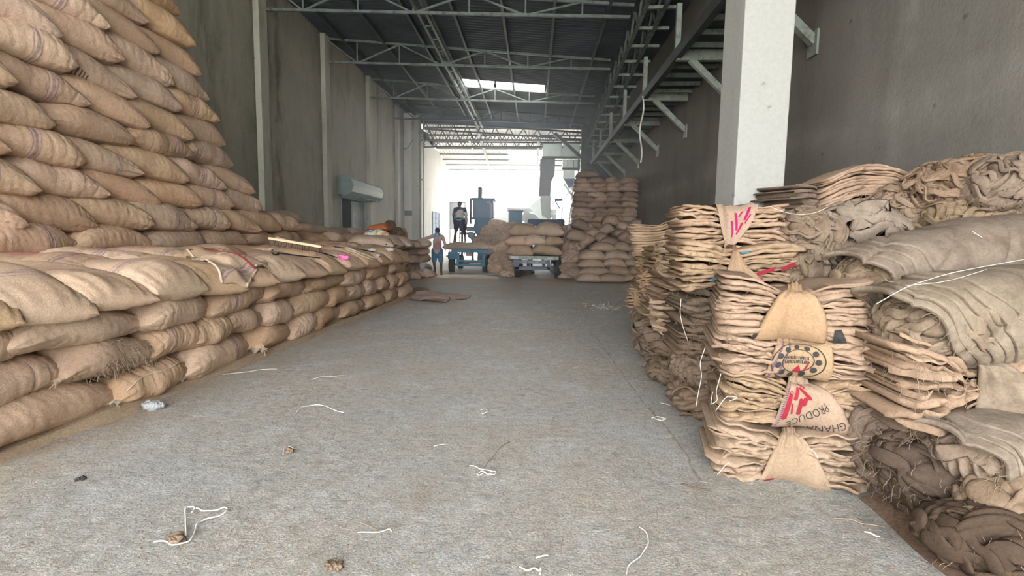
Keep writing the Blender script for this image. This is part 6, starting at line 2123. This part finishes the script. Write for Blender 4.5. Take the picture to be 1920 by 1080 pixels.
floor_string([(1222, 784), (1235, 782), (1252, 786), (1240, 789), (1226, 786)], 'flat white string loop near the foot of the bundles', .004)
floor_string([(1237, 755), (1262, 763), (1283, 762)], 'thin pale string beside the bundle foot', .003)
floor_string([(1562, 972), (1600, 976), (1622, 985), (1660, 988)], 'thin brown twig on the floor before the right pile', .004, 'thread')
floor_string([(1620, 997), (1636, 1003), (1650, 1008)], 'short white strip on the floor before the right pile', .005)
floor_string([(1280, 907), (1298, 915), (1330, 920)], 'dark twig at the foot of the nearest bundle column', .005, 'crack_twig' if 'crack_twig' in M else 'bristle')
floor_string([(1075, 690), (1087, 688)], 'tiny white string far along the floor', .003)
floor_string([(815, 836), (838, 834)], 'tiny white thread on the floor at mid left', .003)

# clods, scraps
for i, (px, py, r, mt, lab) in enumerate(((330, 1010, .045, 'mud', 'tan clod of dirt inside the looped white string'), (541, 846, .03, 'mud', 'brown clod inside the curled string'), (150, 897, .022, 'ink_black', 'small dark scrap on the floor at left'),
                                        (625, 1060, .035, 'mud', 'brown clod at the bottom edge, left of centre'), (290, 760, .06, 'bag', 'crumpled white plastic bag at the foot of the low stack'))):
    q = at(px, py, Z=r * .5)
    o = rag_mesh(90 + i, (r * (1.4 if mt == 'bag' else .75), r * .75, r * (.6 if mt == 'bag' else .4)), 14, r * .3).build('plastic_bag' if mt == 'bag' else 'dirt_clod', M[mt], None, True, False); o.location = tuple(q)
    tag(o, lab, 'plastic bag' if mt == 'bag' else 'clod')

# pile of white fibres
m = MB(); c = at(1132, 577, Z=0); P = c + rs.normal(size=(130, 3)) * [.22, .2, 0] + [0, 0, .01]
strands(m, rs, P, rs.normal(size=(130, 3)) * [1, 1, .8] + [0, 0, .4], .16, .0035, 8, .9, 1.0)
tag(m.build('fibre_heap', M['string'], None, True, False), 'small heap of white fibres on the floor near the far bundles', 'fibres', kind='stuff')

# chaff spilled along the foot of the low stack: thousands of husks
m = MB(); n = 5200
y = rs.uniform(3.2, 13.5, n); ex = np.abs(rs.normal(size=n)) * .075 * (1 + .7 * wob(np.stack([y, y * 0, y * 0], 1), 4, 2.5))
x = face_x(y) + .02 + ex - .04
s = rs.uniform(.003, .008, n); th = rs.uniform(0, 6.28, n)
ca, sa_ = np.cos(th), np.sin(th)
base = np.stack([x, y, .003 + .02 * np.exp(-ex / .05) * rs.rand(n)], 1)
V = np.concatenate([base + np.stack([ca * s * 1.6, sa_ * s * 1.6, 0 * s], 1), base + np.stack([-sa_ * s * .5, ca * s * .5, s * .6], 1), base - np.stack([ca * s * 1.6, sa_ * s * 1.6, 0 * s], 1), base + np.stack([sa_ * s * .5, -ca * s * .5, s * .3], 1)], 0)
V = V.reshape(4, n, 3).transpose(1, 0, 2).reshape(-1, 3)
m.add(V, [(4 * i, 4 * i + 1, 4 * i + 2, 4 * i + 3) for i in range(n)])
# low drift of dust under them
yy = np.linspace(3.0, 13.6, 220); prof = np.array([-.25, .0, .02, .05, .075, .10])
hh = np.array([.06, .045, .03, .015, .006, -.004])
W = (1 + .45 * wob(np.stack([yy, yy * 0, yy * 0], 1), 6, 3) + .25 * wob(np.stack([yy, yy * 0, yy * 0], 1), 16, 14)).clip(.1, 3)
G = np.stack([np.stack([face_x(yy) + p_ * (W if p_ > 0 else 1), yy, h_ * (.7 + .3 * W)], 1) for p_, h_ in zip(prof, hh)], 1)
m.grid(G)
tag(m.build('spilled_husk', M['husk'], None, False, False), 'tan husk and dust spilled along the foot of the low stack', 'husk', kind='stuff')
# specks of grit and husk strewn over the slab
m = MB(); n = 5000
px = rs.uniform(0, 1920, n); py = 560 + (1080 - 560) * rs.rand(n) ** 0.8
pts = np.array([at(a, b_, Z=.002) for a, b_ in zip(px, py)])
ok = (pts[:, 0] > -3.2) & (pts[:, 0] < 1.9) & (pts[:, 1] < 16)
pts = pts[ok]; n = len(pts); s = rs.uniform(.0015, .0045, n) * (1 + .15 * pts[:, 1]); th = rs.uniform(0, 6.28, n); ca, sa_ = np.cos(th), np.sin(th)
V = np.concatenate([pts + np.stack([ca * s * 1.5, sa_ * s * 1.5, 0 * s], 1), pts + np.stack([-sa_ * s, ca * s, s * .8], 1), pts - np.stack([ca * s * 1.5, sa_ * s * 1.5, 0 * s], 1), pts + np.stack([sa_ * s, -ca * s, s * .5], 1)], 0).reshape(4, n, 3).transpose(1, 0, 2).reshape(-1, 3)
m.add(V, [(4 * i, 4 * i + 1, 4 * i + 2, 4 * i + 3) for i in range(n)])
tag(m.build('floor_grit', M['husk'], None, False, False), 'pale husk specks and grit strewn across the rough floor', 'grit', kind='stuff')
# brown dust at the foot of the right pile
m = MB(); n = 30
a = at(1640, 935, Z=0); b_ = at(1880, 1120, Z=0); yy = np.linspace(0, 1, 40)
line = a + (b_ - a) * yy[:, None]; dn = np.array([-(b_ - a)[1], (b_ - a)[0], 0]); dn /= np.linalg.norm(dn); dn *= (1 if dn[0] < 0 else -1)
W = .12 + .05 * wob(line, 3, 9)
G = np.stack([line - dn * .5 + [0, 0, .05], line + [0, 0, .04], line + dn * (W * .5)[:, None] + [0, 0, .02], line + dn * W[:, None] + [0, 0, -.002]], 1)
m.grid(G)
M['husk_dark'] = plain('brown_jute_dust', (.17, .11, .075), .95, vary=.5, scale=50, bump=.03)
tag(m.build('jute_dust', M['husk_dark'], None, True, False), 'brown jute dust heaped along the foot of the right pile', 'dust', kind='stuff')

# ================================================================== HAZE
t = NT('bluish_haze')
t.t.nodes.remove(t.b)
vs_ = t.n('ShaderNodeVolumeScatter'); vs_.inputs['Color'].default_value = (0.80, 0.88, 1.0, 1); vs_.inputs['Density'].default_value = 0.022; vs_.inputs['Anisotropy'].default_value = 0.35
t.l(vs_.outputs[0], t.out.inputs['Volume'])
m = MB(); m.box((XL + .01, 14.0, .01), (XR - .01, 40.0, 6.2))  # added bluish scattering volume that pales the far part of the hall
tag(m.build('far_haze', t.m), 'thin bluish haze hanging in the air at the bright far end', 'haze', kind='stuff')
